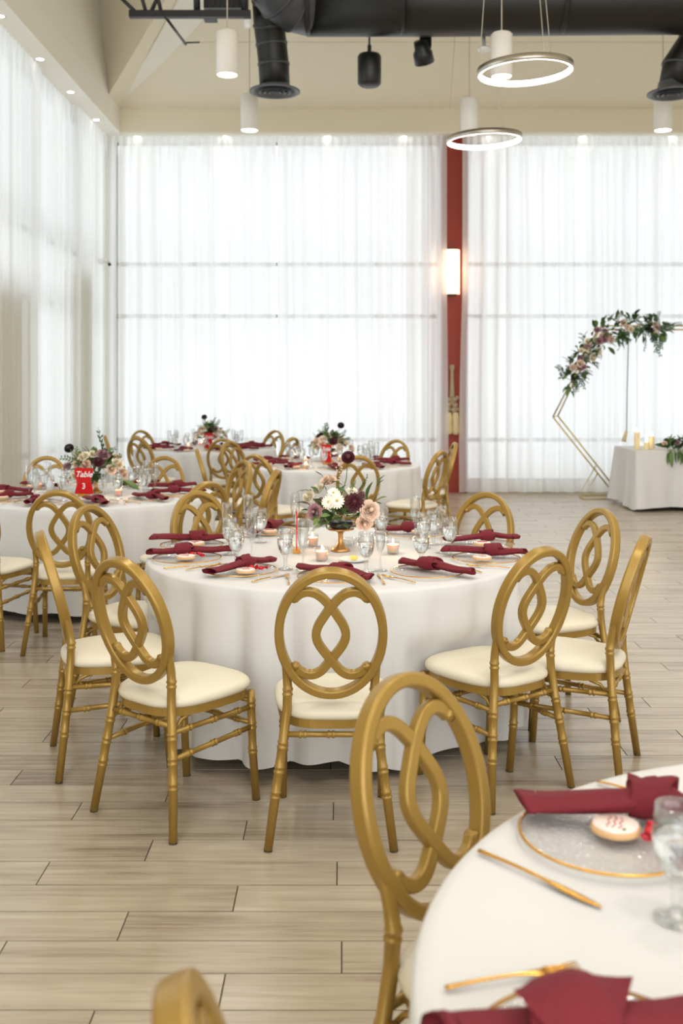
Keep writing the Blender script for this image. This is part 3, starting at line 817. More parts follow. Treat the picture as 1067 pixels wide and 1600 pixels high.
# ------------------------------------------------------------ tableware prototypes
def goblet_proto():
    r = thing('water_goblet', 'x', 'glass')
    out_ = [(0, .001), (.034, .001), (.036, .004), (.014, .010), (.008, .018), (.0075, .026), (.0105, .034), (.0075, .042), (.0105, .050), (.008, .058), (.016, .066), (.030, .085), (.037, .110), (.038, .130), (.035, .155), (.0325, .180)]
    inn = [(.0313, .180), (.0338, .155), (.0366, .130), (.0356, .110), (.0285, .086), (.014, .069), (0, .066)]
    MB().lathe(out_+inn, 28).build('glass_body', 'clear_glass', r)
    MB().lathe([(0, .0665), (.0135, .0695), (.0282, .0865), (.0353, .110), (.0362, .128), (.0361, .134), (0, .134)], 28).build('water', 'water', r)
    return r
def flute_proto():
    r = thing('champagne_flute', 'x', 'glass')
    out_ = [(0, .001), (.031, .001), (.033, .004), (.010, .009), (.0045, .018), (.004, .06), (.0055, .078), (.012, .092), (.021, .115), (.0265, .145), (.0275, .175), (.0262, .21), (.025, .232)]
    inn = [(.024, .232), (.0252, .21), (.0264, .175), (.0254, .145), (.0198, .116), (.0105, .094), (0, .088)]
    MB().lathe(out_+inn, 24).build('glass_body', 'clear_glass', r)
    return r
def plate_proto():
    r = thing('charger_plate', 'x', 'plate')
    MB().lathe([(0, .004), (.10, .004), (.115, .008), (.155, .013), (.161, .015), (.161, .012), (.155, .010)], 48).build('glass_disc', 'plate_glass', r)
    MB().lathe([(.158, .0155), (.1635, .0155), (.1635, .0125), (.158, .0125), (.158, .0155)], 48).build('gold_rim', 'bright_gold', r)
    return r
def napkin_proto(seed, kx=.03, xl=-.168, xr=.168, big=1.0, rot=0):
    """rolled napkin tied in one broad flat knot at kx"""
    r = thing('knotted_napkin', 'x', 'napkin')
    def limb(x0, x1, w0, w1, h0, h1, sg):
        m = 22; pts = []; ws = []
        for i in range(m):
            t_ = i/(m-1)
            pts.append((x0+(x1-x0)*t_, sg*.014*math.sin(t_*2.2+seed), .004+(h0+(h1-h0)*t_)*.5+.004*math.sin(t_*4+seed)))
            ws.append((w0+(w1-w0)*t_, h0+(h1-h0)*t_, t_))
        def pr(k, n, i):
            a = 2*PI*k/n; w, h, t_ = ws[i]
            f = 1+.10*math.sin(2*a+1.5*t_+seed)+.07*math.sin(5*a-2*t_+seed)
            return (w*.5*math.cos(a)*f, h*.5*math.sin(a)*f)
        mb = MB().tube(pts, 0, 26, prof=pr, ups=Vector((0, 0, 1)), caps=False)
        # flared open end with an inner lip, so the roll reads as folded cloth
        e = pts[-1]; w, h, _ = ws[-1]; n = 26; vs = []; fs = []
        for q, (gw, ex, dz) in enumerate(((1.0, 0, 0), (1.12, .018, 0), (1.05, .030, 0), (.80, .012, 0), (.45, -.03, 0))):
            for k in range(n):
                a = 2*PI*k/n; skew = .011*math.sin(a+seed)*(1 if 0 < q < 3 else 0)
                f = 1+.10*math.sin(2*a+1.5+seed)+.07*math.sin(5*a-2+seed)
                vs.append((e[0]+sg*(ex+skew), e[1]+w*.5*math.cos(a)*f*gw*(-1 if False else 1)*(-sg), e[2]+h*.5*math.sin(a)*f*gw))
        for q in range(4):
            for k in range(n): k2 = (k+1) % n; fs.append((q*n+k, q*n+k2, (q+1)*n+k2, (q+1)*n+k))
        mb.add(vs, fs, 0, True)
        return mb
    limb(kx-.01, xl, .046*big, .064*big, .034*big, .026*big, -1).build('napkin_tail', 'napkin_cloth', r)
    limb(kx+.01, xr, .044*big, .056*big, .034*big, .024*big, 1).build('napkin_tail', 'napkin_cloth', r)
    m = 30; pts = []; ups = []
    for i in range(m):
        a = 2*PI*i/m; x = kx+.012*math.cos(a+.6)
        pts.append((x, .031*big*math.cos(a), .024*big+.023*big*math.sin(a))); ups.append(Vector((0, math.cos(a), math.sin(a))))
    MB().tube(pts, 0, 16, closed=True, prof=lambda k, n, i: (.036*big*math.copysign(abs(math.cos(2*PI*k/n))**.7, math.cos(2*PI*k/n))*(1+.18*math.sin(i*.42+seed)), .007*math.sin(2*PI*k/n)*(1+.35*math.sin(3*2*PI*k/n+i*.2))), ups=ups).build('knot', 'napkin_cloth', r)
    vs = []; fs = []     # loose corner of cloth thrown over the knot
    A_ = Vector((kx-.052*big, -.034*big, .018)); B_ = Vector((kx+.044*big, -.030*big, .036*big)); C_ = Vector((kx+.052*big, .036*big, .022)); D_ = Vector((kx-.034*big, .034*big, .048*big))
    for i in range(7):
        for j2 in range(7):
            u, v = i/6, j2/6; p_ = A_.lerp(B_, u).lerp(D_.lerp(C_, u), v)
            if rot: p_ = Vector((kx, 0, 0))+Matrix.Rotation(rot, 3, 'Z') @ (Vector((p_.x-kx, p_.y, p_.z))*1.25)
            vs.append((p_.x, p_.y, p_.z+.024*big*math.sin(PI*u)*math.sin(PI*v)+.003*math.sin(9*u+seed)*math.sin(7*v)))
    for i in range(6):
        for j2 in range(6): q = i*7+j2; fs.append((q, q+1, q+8, q+7))
    MB().add(vs, fs).build('knot_fold', 'napkin_cloth', r)
    return r
def cookie_proto():
    r = thing('iced_cookie', 'x', 'cookie')
    n = 28
    pr = lambda sc: [(sc*(.045+.0008*math.cos(6*2*PI*k/n))*math.cos(2*PI*k/n), sc*(.045+.0008*math.cos(6*2*PI*k/n))*math.sin(2*PI*k/n)) for k in range(n)]
    def slab(mb, sc0, z0, z1):
        vs = []; fs = []
        for s_, z in ((sc0, z0), (sc0*1.02, (z0+z1)/2), (sc0*.97, z1)):
            vs += [(x, y, z) for x, y in pr(s_)]
        for i in range(2):
            for k in range(n): k2 = (k+1) % n; fs.append((i*n+k, i*n+k2, (i+1)*n+k2, (i+1)*n+k))
        fs.append(tuple(range(2*n, 3*n))); mb.add(vs, fs, 0, True); return mb
    slab(MB(), 1.0, 0, .010).build('biscuit', 'biscuit', r)
    slab(MB(), .92, .010, .0135).build('icing', 'icing', r)
    mb = MB()
    for k in range(3):
        mb.tube([(-.024+j*.008, .012-.011*k+.003*math.sin(j*2.1+k), .0142) for j in range(7)], .0009, 5)
    mb.build('icing_script', 'icing_red', r)
    MB().sphere((-.026, -.018, .0145), .004, 8, 5, sc=(1, 1, .4)).build('icing_leaf', 'icing_green', r)
    return r
def candy_proto():
    r = thing('wrapped_candy', 'x', 'candy')
    MB().sphere((0, 0, .010), .010, 12, 8, sc=(1.3, 1, .9)).build('candy_ball', 'candy_red', r)
    mb = MB()
    for s_ in (-1, 1):
        vs = [(s_*.012, 0, .010)]+[(s_*.028, .012*math.cos(a), .011+.008*math.sin(a)) for a in [k*PI/3 for k in range(6)]]
        mb.add(vs, [(0, 1+k, 1+(k+1) % 6) for k in range(6)], 0, True)
    mb.build('wrapper_twist', 'candy_red', r)
    return r
def knife_proto():
    r = thing('gold_knife', 'x', 'knife'); 
    pts = [(0, -.115+.23*i/15, .006+.002*math.sin(i*.3)) for i in range(16)]
    wd_ = [.0095, .0085, .0072, .0062, .0056, .0054, .0054, .006, .0085, .012, .0145, .0155, .0155, .0145, .0115, .005]
    MB().tube(pts, 0, 8, prof=lambda k, n, i: (wd_[i]/2*math.cos(2*PI*k/n), (.0028 if i < 8 else .0012)*math.sin(2*PI*k/n)), ups=Vector((0, 0, 1))).build('knife_body', 'bright_gold', r)
    return r
def fork_proto():
    r = thing('gold_fork', 'x', 'fork')
    pts = [(0, -.115+.15*i/11, .006+.004*math.sin(i*.25)) for i in range(12)]
    wd_ = [.0095, .0085, .0072, .006, .0054, .005, .0048, .0048, .0055, .010, .017, .021]
    MB().tube(pts, 0, 8, prof=lambda k, n, i: (wd_[i]/2*math.cos(2*PI*k/n), .0022*math.sin(2*PI*k/n)), ups=Vector((0, 0, 1))).build('handle', 'bright_gold', r)
    for k in range(4):
        x = -.0082+k*.00547
        MB().tube([(x, .033, .0085), (x, .06, .008), (x, .085, .012)], [.0019, .0017, .0008], 6).build('tine', 'bright_gold', r)
    return r
def votive_proto():
    r = thing('votive_candle', 'x', 'candle')
    MB().lathe([(0, 0), (.026, 0), (.029, .004), (.033, .062), (.0315, .062), (.0275, .006), (0, .005)], 28).build('glass_cup', 'cup_glass', r)
    MB().lathe([(0, .006), (.0268, .007), (.030, .046), (.028, .047), (0, .045)], 28).build('wax', 'wax', r)
    MB().tube([(0, 0, .045), (0, 0, .053)], .0008, 5).build('wick', 'black_enamel', r)
    MB().lathe([(0, .050), (.0032, .054), (.0042, .059), (.003, .067), (0, .076)], 10).build('flame', 'flame', r)
    l = bpy.data.lights.new('flame_light', 'POINT'); l.energy = .5; l.color = (1, .62, .3); l.shadow_soft_size = .012
    lo = bpy.data.objects.new('flame_light', l); COL.objects.link(lo); lo.parent = r; lo.location = (0, 0, .072)
    return r
PR = dict(goblet=Proto(goblet_proto()), flute=Proto(flute_proto()), plate=Proto(plate_proto()), cookie=Proto(cookie_proto()), candy=Proto(candy_proto()),
          knife=Proto(knife_proto()), fork=Proto(fork_proto()), votive=Proto(votive_proto()))
NP = [Proto(napkin_proto(1.0, .03)), Proto(napkin_proto(2.3, -.03)), Proto(napkin_proto(4.1, .05))]
NPN = [Proto(napkin_proto(.6, .075, -.15, .13, 1.22)), Proto(napkin_proto(3.0, 0, -.15, .17, 1.4, .85))]

TNAME = {'m': 'the middle table', 'l': 'the left table', 'r': 'the far right table', 'b': 'the farthest table', 'n': 'the near table'}
REG = {}   # (kind, table) -> list of roots, labelled at the end by order from left in the picture
DESC = {'goblet': ('water goblet holding clear water', 'water goblets'), 'flute': ('empty champagne flute', 'champagne flutes'),
        'plate': ('clear gold-rimmed charger plate', 'charger plates'), 'napkin': ('burgundy knotted napkin', 'burgundy napkins'),
        'cookie': ('round iced cookie', 'iced cookies'), 'candy': ('red wrapped candy', 'red candies'), 'knife': ('gold knife', 'gold knives'),
        'fork': ('gold fork', 'gold forks'), 'votive': ('lit votive candle', 'votive candles')}
def put(kind, tb, x, y, z=TH+.001, rz=0, sc=None, k=0, light=0):
    P = (NPN[k-90] if k >= 90 else NP[k % 3]) if kind == 'napkin' else PR[kind]
    r = P.place((x, y, z), rz, None, None, sc=sc)
    REG.setdefault((kind, tb), []).append(r); return r
def place_setting(tb, T, cx, cy, ndir=None, nc=None, full=True, k=0, cookie=None, cut=(1, 1)):
    ux, uy = T[0]-cx, T[1]-cy; L_ = math.hypot(ux, uy); ux /= L_; uy /= L_; rx, ry = uy, -ux
    put('plate', tb, cx, cy)
    ndir = ndir or (ux, uy); nc = nc or (cx, cy)
    a = math.atan2(ndir[1], ndir[0])
    put('napkin', tb, nc[0], nc[1], TH+.017, a, k=k)
    if not full: return
    cc = cookie or (cx+rx*.05-ux*.03, cy+ry*.05-uy*.03)
    put('cookie', tb, cc[0], cc[1], TH+.0185, R.uniform(0, 6))
    if full == 2:
        put('candy', tb, cc[0]+.02, cc[1]+.07, TH+.017, R.uniform(0, 3)); put('candy', tb, cc[0]+.065, cc[1]+.045, TH+.017, R.uniform(0, 3))
    rz = math.atan2(-ux, uy)
    if cut[0]: put('knife', tb, cx+rx*.20-ux*.02, cy+ry*.20-uy*.02, TH+.001, rz+R.uniform(-.1, .1))
    if cut[1]: put('fork', tb, cx-rx*.20-ux*.02, cy-ry*.20-uy*.02, TH+.001, rz+R.uniform(-.1, .1))

# middle table
MS = [((-.448, 4.43), (.26, .33), (-.45, 4.46), (-.42, 4.355)),
      ((-.735, 4.74), (.377, .14), (-.735, 4.84), (-.735, 4.70)),
      ((-.77, 5.13), (.38, .03), (-.80, 5.24), (-.745, 5.10)),
      ((-.03, 4.29), (.22, -.17), (-.03, 4.31), (.075, 4.27)),
      ((.38, 4.40), (.31, -.23), (.42, 4.42), (.36, 4.50)),
      ((.69, 4.74), (.40, -.07), (.69, 4.82), (.66, 4.68)),
      ((.73, 5.14), (.30, .08), (.74, 5.25), (.72, 5.10)),
      ((.41, 5.52), (.30, .05), (.41, 5.58), (.43, 5.50)),
      ((-.42, 5.60), (.1, .3), (-.42, 5.62), (-.40, 5.52))]
for i, (c, nd, nc, ck) in enumerate(MS):
    place_setting('m', TM, c[0], c[1], nd, nc, 2 if i in (0, 1, 4) else 1, i, ck)
for px, py in ((369, 885), (446, 890), (572, 895), (658, 888), (703, 866)):
    p = W(px, py, TH); put('goblet', 'm', p.x, p.y)
for x, y in ((-.55, 4.90), (-.43, 5.27), (.42, 5.09), (.48, 5.2), (.215, 5.3)):
    put('goblet', 'm', x, y)
for x, y in ((-.585, 5.1), (-.51, 5.45), (-.43, 4.77), (-.173, 4.49), (-.26, 5.57), (.174, 4.47), (.40, 5.41), (.497, 4.95)):
    put('flute', 'm', x, y)
for px, py in ((503, 876.5), (488, 854), (614, 865.5)):
    p = W(px, py, TH); put('votive', 'm', p.x, p.y)
# left table
for i in range(10):
    a = math.radians(-38+36*i); x, y = TL[0]+.66*math.cos(a), TL[1]+.66*math.sin(a)
    j = R.uniform(-.35, .35)
    place_setting('l', TL, x, y, (math.cos(a+j), math.sin(a+j)), None, 1, i)
    for kd, b, rd in (('goblet', a-.22, .42), ('flute', a-.48, .47)):
        gx, gy = TL[0]+rd*math.cos(b), TL[1]+rd*math.sin(b); gp = 533.5+gx*F/gy
        if 105 < gp < 156 and gy < 7.5: gx = (163 if gp > 131 else 98)/F*gy-533.5*gy/F   # keep the sign in view
        put(kd, 'l', gx, gy)
for px, py in ((185, 775), (60, 765)):
    p = W(px, py, TH); put('votive', 'l', p.x, p.y)
# far tables
for tb, T, o_ in (('r', TFR, -52), ('b', TFL, -70)):
    for i in range(10):
        a = math.radians(o_+36*i); x, y = T[0]+.68*math.cos(a), T[1]+.68*math.sin(a)
        j = R.uniform(-.4, .4)
        place_setting(tb, T, x, y, (math.cos(a+j), math.sin(a+j)), None, 1, i, None, (1, 0) if tb == 'r' else (0, 0))
        b = a-.22; put('goblet', tb, T[0]+.42*math.cos(b), T[1]+.42*math.sin(b))
        b = a-.48; put('flute', tb, T[0]+.47*math.cos(b), T[1]+.47*math.sin(b))
for tb, px, py in (('r', 477, 724), ('r', 478, 733), ('r', 531, 722), ('b', 294, 701), ('b', 315, 697)):
    p = W(px, py, TH); put('votive', tb, p.x, p.y)
# near table
put('plate', 'n', .49, 1.83); put('napkin', 'n', .525, 1.915, TH+.018, -.06, k=90)
put('cookie', 'n', .505, 1.835, TH+.0185, 1.2); put('candy', 'n', .56, 1.81, TH+.017, 1.1)
put('knife', 'n', .33, 1.683, TH+.001, math.atan2(-.175, -.194), sc=1.1)
put('fork', 'n', .62, 2.01, TH+.001, math.atan2(-.73, -.69))
put('plate', 'n', .315, 1.205); put('napkin', 'n', .29, 1.235, TH+.018, .20, k=91)
put('fork', 'n', .255, 1.40, TH+.001, math.atan2(-.226, .053))
put('goblet', 'n', .525, 1.56); put('flute', 'n', .60, 1.64); put('goblet', 'n', .66, 1.78)

# butter plates, glass dish on the middle table
p = W(553, 877, TH)
t = thing('butter_plate', 'small white plate with butter between candles and goblet', 'plate', (p.x, p.y, TH+.001))
MB().lathe([(0, .003), (.045, .004), (.072, .014), (.075, .014), (.05, .001), (0, 0)], 36).build('dish', 'porcelain', t)
t2 = tag(MB().sphere((0, 0, .012), .016, 14, 8, sc=(1.2, 1, .75)).build('butter_pat', 'butter'), 'rounded pat of butter on the small white plate', 'butter'); t2.location = (p.x, p.y, TH+.005)
p = W(546, 854, TH)
t = tag(MB().lathe([(0, .004), (.02, .004), (.045, .02), (.055, .042), (.053, .042), (.042, .022), (.018, .008), (0, .008)], 32).build('glass_dish', 'clear_glass'), 'small clear glass dish beside the brass pedestal', 'bowl'); t.location = (p.x, p.y, TH)

# table number signs
def sign(x, y, rz, label, num, w=.145, h=.20, fade=False):
    t = thing('table_number_sign', label, 'sign', (x, y, TH+.001), rz, 'red table number signs')
    MB().box((-.04, -.018, 0), (.04, .018, .022)).build('base', 'bright_gold', t)
    out_ = []
    for i in range(13):
        v = i/12; xx = w/2*(1-.16*math.sin(PI*v)**2+.05*math.sin(9*v)); out_.append((xx, .018+h*v))
    for i in range(12, -1, -1):
        v = i/12; xx = -w/2*(1-.16*math.sin(PI*v+.3)**2+.05*math.cos(8*v)); out_.append((xx, .018+h*v))
    n = len(out_); vs = [(a, -.0025, b) for a, b in out_]+[(a, .0025, b) for a, b in out_]
    fs = [tuple(range(n)), tuple(range(2*n-1, n-1, -1))]+[(k, n+k, n+(k+1) % n, (k+1) % n) for k in range(n)]
    MB().add(vs, fs, 0, False).build('sign_panel', 'red_acrylic', t)
    for txt, sz, zz, sh, nm in (('Table', .062, h*.70+.01, .35, 'lettering'), (num, .062, h*.30, 0, 'numeral')):
        if not txt: continue
        cu = bpy.data.curves.new(nm, 'FONT'); cu.body = txt; cu.size = sz*(w/.145); cu.align_x = 'CENTER'; cu.shear = sh; cu.extrude = .0008
        cu.offset = .0008
        cu.materials.append(M['white_ink']); oc = bpy.data.objects.new('tmp', cu); COL.objects.link(oc)
        me = bpy.data.meshes.new_from_object(oc.evaluated_get(bpy.context.evaluated_depsgraph_get())); bpy.data.objects.remove(oc)
        o = bpy.data.objects.new(nm, me); COL.objects.link(o); o.parent = t
        o.location = (0, -.0036, zz); o.rotation_euler = (PI/2, 0, 0)
    return t
p = W(131, 776, TH); sign(p.x, p.y, -.15, 'red table number sign reading 3 on the left table', '3', .140, .195)
p = W(510, 726, TH); sign(p.x, p.y, -.75, 'red table number sign on the far right table', '1', .13, .19)
p = W(326, 703, TH); sign(p.x, p.y, -.25, 'red table number sign on the farthest table', '4', .125, .19)
p = W(463, 863, TH); sign(p.x, p.y, -1.5, 'red table number sign turned edge-on on the middle table', '', .14, .195)

# ------------------------------------------------------------ flowers
FM = {}
def petal(mb, base_r, height, width, flare, ang, mi=0, curl=.0, nu=5, nv=5, z0=0, lean=0):
    vs = []; fs = []
    for i in range(nv+1):
        v = i/nv
        r_ = base_r*(.35+.65*v**.6)+flare*v**2.2
        z = z0+height*(v-.25*curl*v**3)
        wv = width*math.sin(PI*min(1, .18+.70*v))**.8
        for j in range(nu+1):
            u = j/nu*2-1; a = ang+u*wv
            zz = z-.12*height*u*u*v
            vs.append((r_*math.cos(a), r_*math.sin(a), zz))
    for i in range(nv):
        for j in range(nu):
            q = i*(nu+1)+j; fs.append((q, q+1, q+nu+2, q+nu+1))
    mb.add(vs, fs, mi, True)
def flower_mesh(kind, col):
    key = (kind, col)
    if key in FM: return FM[key]
    rr = random.Random(hash(kind) % 97 if False else len(FM)+3); mb = MB()
    if kind == 'rose':       # unit radius about 1
        mb.sphere((0, 0, .66), .22, 10, 6, sc=(1, 1, 1.3))
        for ring, (n, br, h, w, fl) in enumerate(((2, .14, .92, 1.7, 0), (3, .25, .97, 1.3, .01), (3, .36, .99, 1.25, .03), (4, .47, .98, 1.05, .05), (5, .58, .94, .9, .09), (5, .68, .88, .85, .15), (6, .76, .78, .78, .24))):
            for k in range(n): petal(mb, br, h, w, fl, 2*PI*k/n+ring*.7+rr.uniform(-.1, .1), z0=-.045*ring+.12, curl=.22*ring)
    elif kind == 'ball':     # ranunculus / dark scabiosa
        mb.sphere((0, 0, .5), .5, 14, 10)
        for ring in range(6):
            n = 7+ring
            for k in range(n): petal(mb, .30+.12*ring, .95-.09*ring, .55, .06+.03*ring, 2*PI*k/n+ring*.4, nu=3, nv=4, curl=.6, z0=.1-.03*ring)
    elif kind == 'daisy':
        for ring in range(3):
            n = 17-3*ring
            for k in range(n):
                a = 2*PI*k/n+ring*.3+rr.uniform(-.06, .06); L_ = 1-.2*ring; el = .12+.3*ring
                d_ = Vector((math.cos(a), math.sin(a), 0)); p_ = Vector((-math.sin(a), math.cos(a), 0)); vs = []
                for v, w in ((.12, .05), (.4, .11), (.75, .13), (.95, .09), (1.0, .03)):
                    c = d_*v*L_+Vector((0, 0, el*v*L_-.18*v*v*L_+.05*ring)); vs += [c-p_*w, c+Vector((0, 0, -.02)), c+p_*w]
                fs = []
                for i in range(4):
                    for j in range(2): q = i*3+j; fs.append((q, q+1, q+4, q+3))
                mb.add(vs, fs)
        mb.sphere((0, 0, .12), .24, 12, 6, 1, sc=(1, 1, .6))
    elif kind == 'dahlia':
        mb.sphere((0, 0, .3), .4, 12, 8)
        for ring in range(6):
            n = 15-ring*2; el = -.05+ring*.26
            for k in range(max(4, n)):
                a = 2*PI*k/max(4, n)+ring*.35; L_ = 1-.09*ring
                d_ = Vector((math.cos(a)*math.cos(el), math.sin(a)*math.cos(el), math.sin(el))); p_ = Vector((-math.sin(a), math.cos(a), 0)); up = d_.cross(p_)*-1
                vs = []
                for v, w in ((.2, .06), (.5, .16), (.8, .17), (1.0, .04)):
                    c = d_*v*L_+Vector((0, 0, .2)); vs += [c-p_*w+up*.05, c-up*.02, c+p_*w+up*.05]
                fs = []
                for i in range(3):
                    for j in range(2): q = i*3+j; fs.append((q, q+1, q+4, q+3))
                mb.add(vs, fs)
    me = mb.mesh(kind, [col, 'pollen']); FM[key] = me; return me
def leaf_mesh(col, wide=.3):
    key = ('leaf', col, wide)
    if key in FM: return FM[key]
    mb = MB(); vs = []; fs = []; pr = ((0, .04), (.15, .45), (.35, .9), (.55, 1), (.75, .78), (.92, .35), (1, .03))
    for v, w in pr:
        zz = .10*math.sin(v*PI)-.10*v; vs += [(-w*wide*.5, v, zz+.05*w), (0, v, zz), (w*wide*.5, v, zz+.05*w)]
    for i in range(len(pr)-1):
        for j in range(2): q = i*3+j; fs.append((q, q+1, q+4, q+3))
    mb.add(vs, fs); mb.tube([(0, 0, -.005), (0, .5, .045), (0, .98, -.1)], [.016, .01, .004], 4)
    FM[key] = mb.mesh('leaf', col); return FM[key]
def sprig_mesh(col, n=9, dots=False):
    key = ('sprig', col, n, dots)
    if key in FM: return FM[key]
    mb = MB(); rr = random.Random(n); sp = [(.05*math.sin(i*.7), i/10, .10*math.sin(i*.35)) for i in range(11)]
    mb.tube(sp, [.012-.0008*i for i in range(11)], 4, 1)
    for i in range(n):
        t_ = .18+.8*i/n; b = Vector((.05*math.sin(t_*7), t_, .10*math.sin(t_*3.5)))
        for s_ in (-1, 1):
            d_ = Vector((s_*.8, .55, rr.uniform(-.4, .4))).normalized(); L_ = .22*(1-.5*t_)
            if dots: mb.sphere(b+d_*L_*.7, .026, 6, 4); continue
            q = d_.cross(Vector((0, 0, 1))).normalized(); e = b+d_*L_; m_ = b+d_*L_*.5
            mb.add([b, m_+q*L_*.24, e, m_-q*L_*.24, m_+Vector((0, 0, .02))], [(0, 1, 4), (1, 2, 4), (2, 3, 4), (3, 0, 4)])
    FM[key] = mb.mesh('sprig', [col, 'stem_green']); return FM[key]
def aim(d_, roll=0, axis='Z'):
    q = Vector(d_).normalized().to_track_quat(axis, 'Y' if axis == 'Z' else 'Z')
    return (q @ Matrix.Rotation(roll, 3, axis).to_quaternion()).to_euler()
def bloom(par, kind, col, pos, d_, r_):
    return mobj(kind if kind != 'ball' else 'ranunculus', flower_mesh(kind, col), par, pos, aim(d_, R.uniform(0, 6)), r_)
def leaf(par, col, pos, d_, L_, wide=.34):
    return mobj('leaf', leaf_mesh(col, wide), par, pos, aim(d_, R.uniform(-.8, .8), 'Y'), L_)
def sprig(par, col, pos, d_, L_, n=9, dots=False):
    return mobj('sprig', sprig_mesh(col, n, dots), par, pos, aim(d_, R.uniform(0, 6), 'Y'), L_)
def stem(par, a, b, r_=.0022):
    m_ = (Vector(a)+Vector(b))/2+Vector((.01, 0, .0)); return MB().tube([a, m_, b], r_, 6).build('stem', 'stem_green', par)

def pedestal(par, s_=1.0):
    MB().lathe([(0, 0), (.048, 0), (.05, .006), (.038, .016), (.022, .03), (.014, .045), (.012, .06), (.013, .085), (.017, .095), (.03, .102), (.068, .108), (.070, .114), (.0, .114)], 36).build('pedestal', 'brass_bowl', par)
    MB().lathe([(0, .114), (.045, .115), (.062, .125), (.064, .138), (.058, .148), (0, .148)], 32).build('bowl', 'black_bowl', par)
# main arrangement (hand placed)
p0 = W(532, 861, TH)
A = thing('flower_centrepiece', 'low flower arrangement on a brass pedestal on the middle table', 'flowers', (p0.x, p0.y, TH+.001), 0, 'flower centrepieces')
pedestal(A)
def L3(px, py, dy):   # picture position to local coordinates at depth offset dy
    y = p0.y+dy; return Vector(((px-533.5)*y/F-p0.x, dy, HC+(600-py)*y/F-TH))
CEN = Vector((0, 0, .16))
for px, py, dy, kd, cl, r_, dd in (
    (544, 716, .0, 'ball', 'petal_burgundy', .031, (-.1, -1, .5)),
    (493, 801, -.10, 'rose', 'petal_mauve', .043, (-.45, -1, .25)),
    (513, 785, -.13, 'daisy', 'petal_white', .035, (-.1, -1, .25)),
    (526, 783, -.14, 'daisy', 'petal_white', .040, (.15, -1, .2)),
    (521, 771, -.10, 'daisy', 'petal_white', .034, (-.1, -.8, .6)),
    (553, 786, -.12, 'dahlia', 'petal_burgundy', .052, (.1, -1, .35)),
    (576, 799, -.11, 'rose', 'petal_blush', .055, (.35, -1, .35)),
    (569, 815, -.12, 'rose', 'petal_blush', .045, (.1, -1, -.35)),
    (514, 755, .03, 'rose', 'petal_blush', .045, (-.2, -.5, 1)),
    (484, 778, -.02, 'rose', 'petal_cream', .040, (-.7, -.7, .5)),
    (498, 768, .05, 'rose', 'petal_cream', .040, (-.5, -.3, 1)),
    (550, 768, .02, 'daisy', 'petal_white', .036, (.2, -.4, 1)),
    (563, 775, .03, 'rose', 'petal_mauve', .03, (.6, -.5, .8)),
    (535, 775, .06, 'rose', 'petal_cream', .042, (0, 0, 1)),
    (560, 790, .10, 'rose', 'petal_blush', .045, (.6, .8, .4)),
    (505, 790, .11, 'rose', 'petal_mauve', .043, (-.5, .9, .4)),
    (534, 795, .13, 'dahlia', 'petal_burgundy', .045, (0, 1, .4))):
    bloom(A, kd, cl, L3(px, py, dy), dd, r_)
stem(A, L3(533, 775, 0), L3(543, 722, 0), .0026)
def pl(px0, py0, px1, py1, dy, col='leaf_green', wide=.34, dy2=None):
    a = L3(px0, py0, dy); b = L3(px1, py1, dy if dy2 is None else dy2)
    leaf(A, col, a, b-a, (b-a).length, wide)
for q in ((573, 784, 580, 752, -.02, 'leaf_green', .30), (582, 786, 592, 770, -.05, 'leaf_green', .45), (588, 783, 604, 775, -.06, 'leaf_light', .30), (585, 786, 597, 787, -.07, 'leaf_green', .3),
          (588, 762, 600, 741, -.02, 'leaf_light', .28), (590, 760, 599, 749, -.03, 'leaf_green', .4), (505, 765, 512, 748, -.05, 'leaf_green', .35), (516, 752, 536, 757, -.06, 'leaf_green', .35),
          (522, 764, 542, 768, -.08, 'leaf_green', .5), (530, 770, 540, 757, -.04, 'leaf_green', .5), (486, 790, 463, 784, -.05, 'leaf_green', .5), (484, 798, 470, 797, -.05, 'leaf_green', .45),
          (498, 806, 486, 812, -.14, 'leaf_light', .9), (506, 808, 512, 820, -.15, 'leaf_light', .5), (500, 810, 489, 820, -.15, 'leaf_light', .8), (516, 806, 500, 806, -.15, 'leaf_light', .6),
          (512, 812, 510, 828, -.15, 'leaf_green', .35), (518, 812, 528, 804, -.15, 'leaf_light', .5), (498, 770, 486, 760, -.04, 'leaf_green', .45), (560, 795, 540, 795, -.14, 'leaf_green', .35),
          (562, 768, 565, 760, 0, 'leaf_green', .6), (510, 768, 506, 758, -.06, 'leaf_green', .5), (505, 745, 493, 737, -.02, 'leaf_green', .14), (500, 742, 491, 735, .0, 'leaf_green', .14)):
    pl(*q)
for k in range(80):
    a = R.uniform(0, 2*PI); el = R.uniform(-.15, 1.1); d_ = Vector((math.cos(a)*math.cos(el), math.sin(a)*math.cos(el), math.sin(el)))
    leaf(A, R.choice(['leaf_green', 'leaf_green', 'leaf_light']), Vector((0, .01, .155))+d_*R.uniform(.05, .10), d_+Vector((R.uniform(-.4, .4), R.uniform(-.4, .4), R.uniform(-.4, .4))), R.uniform(.05, .085), R.choice([.35, .5]))
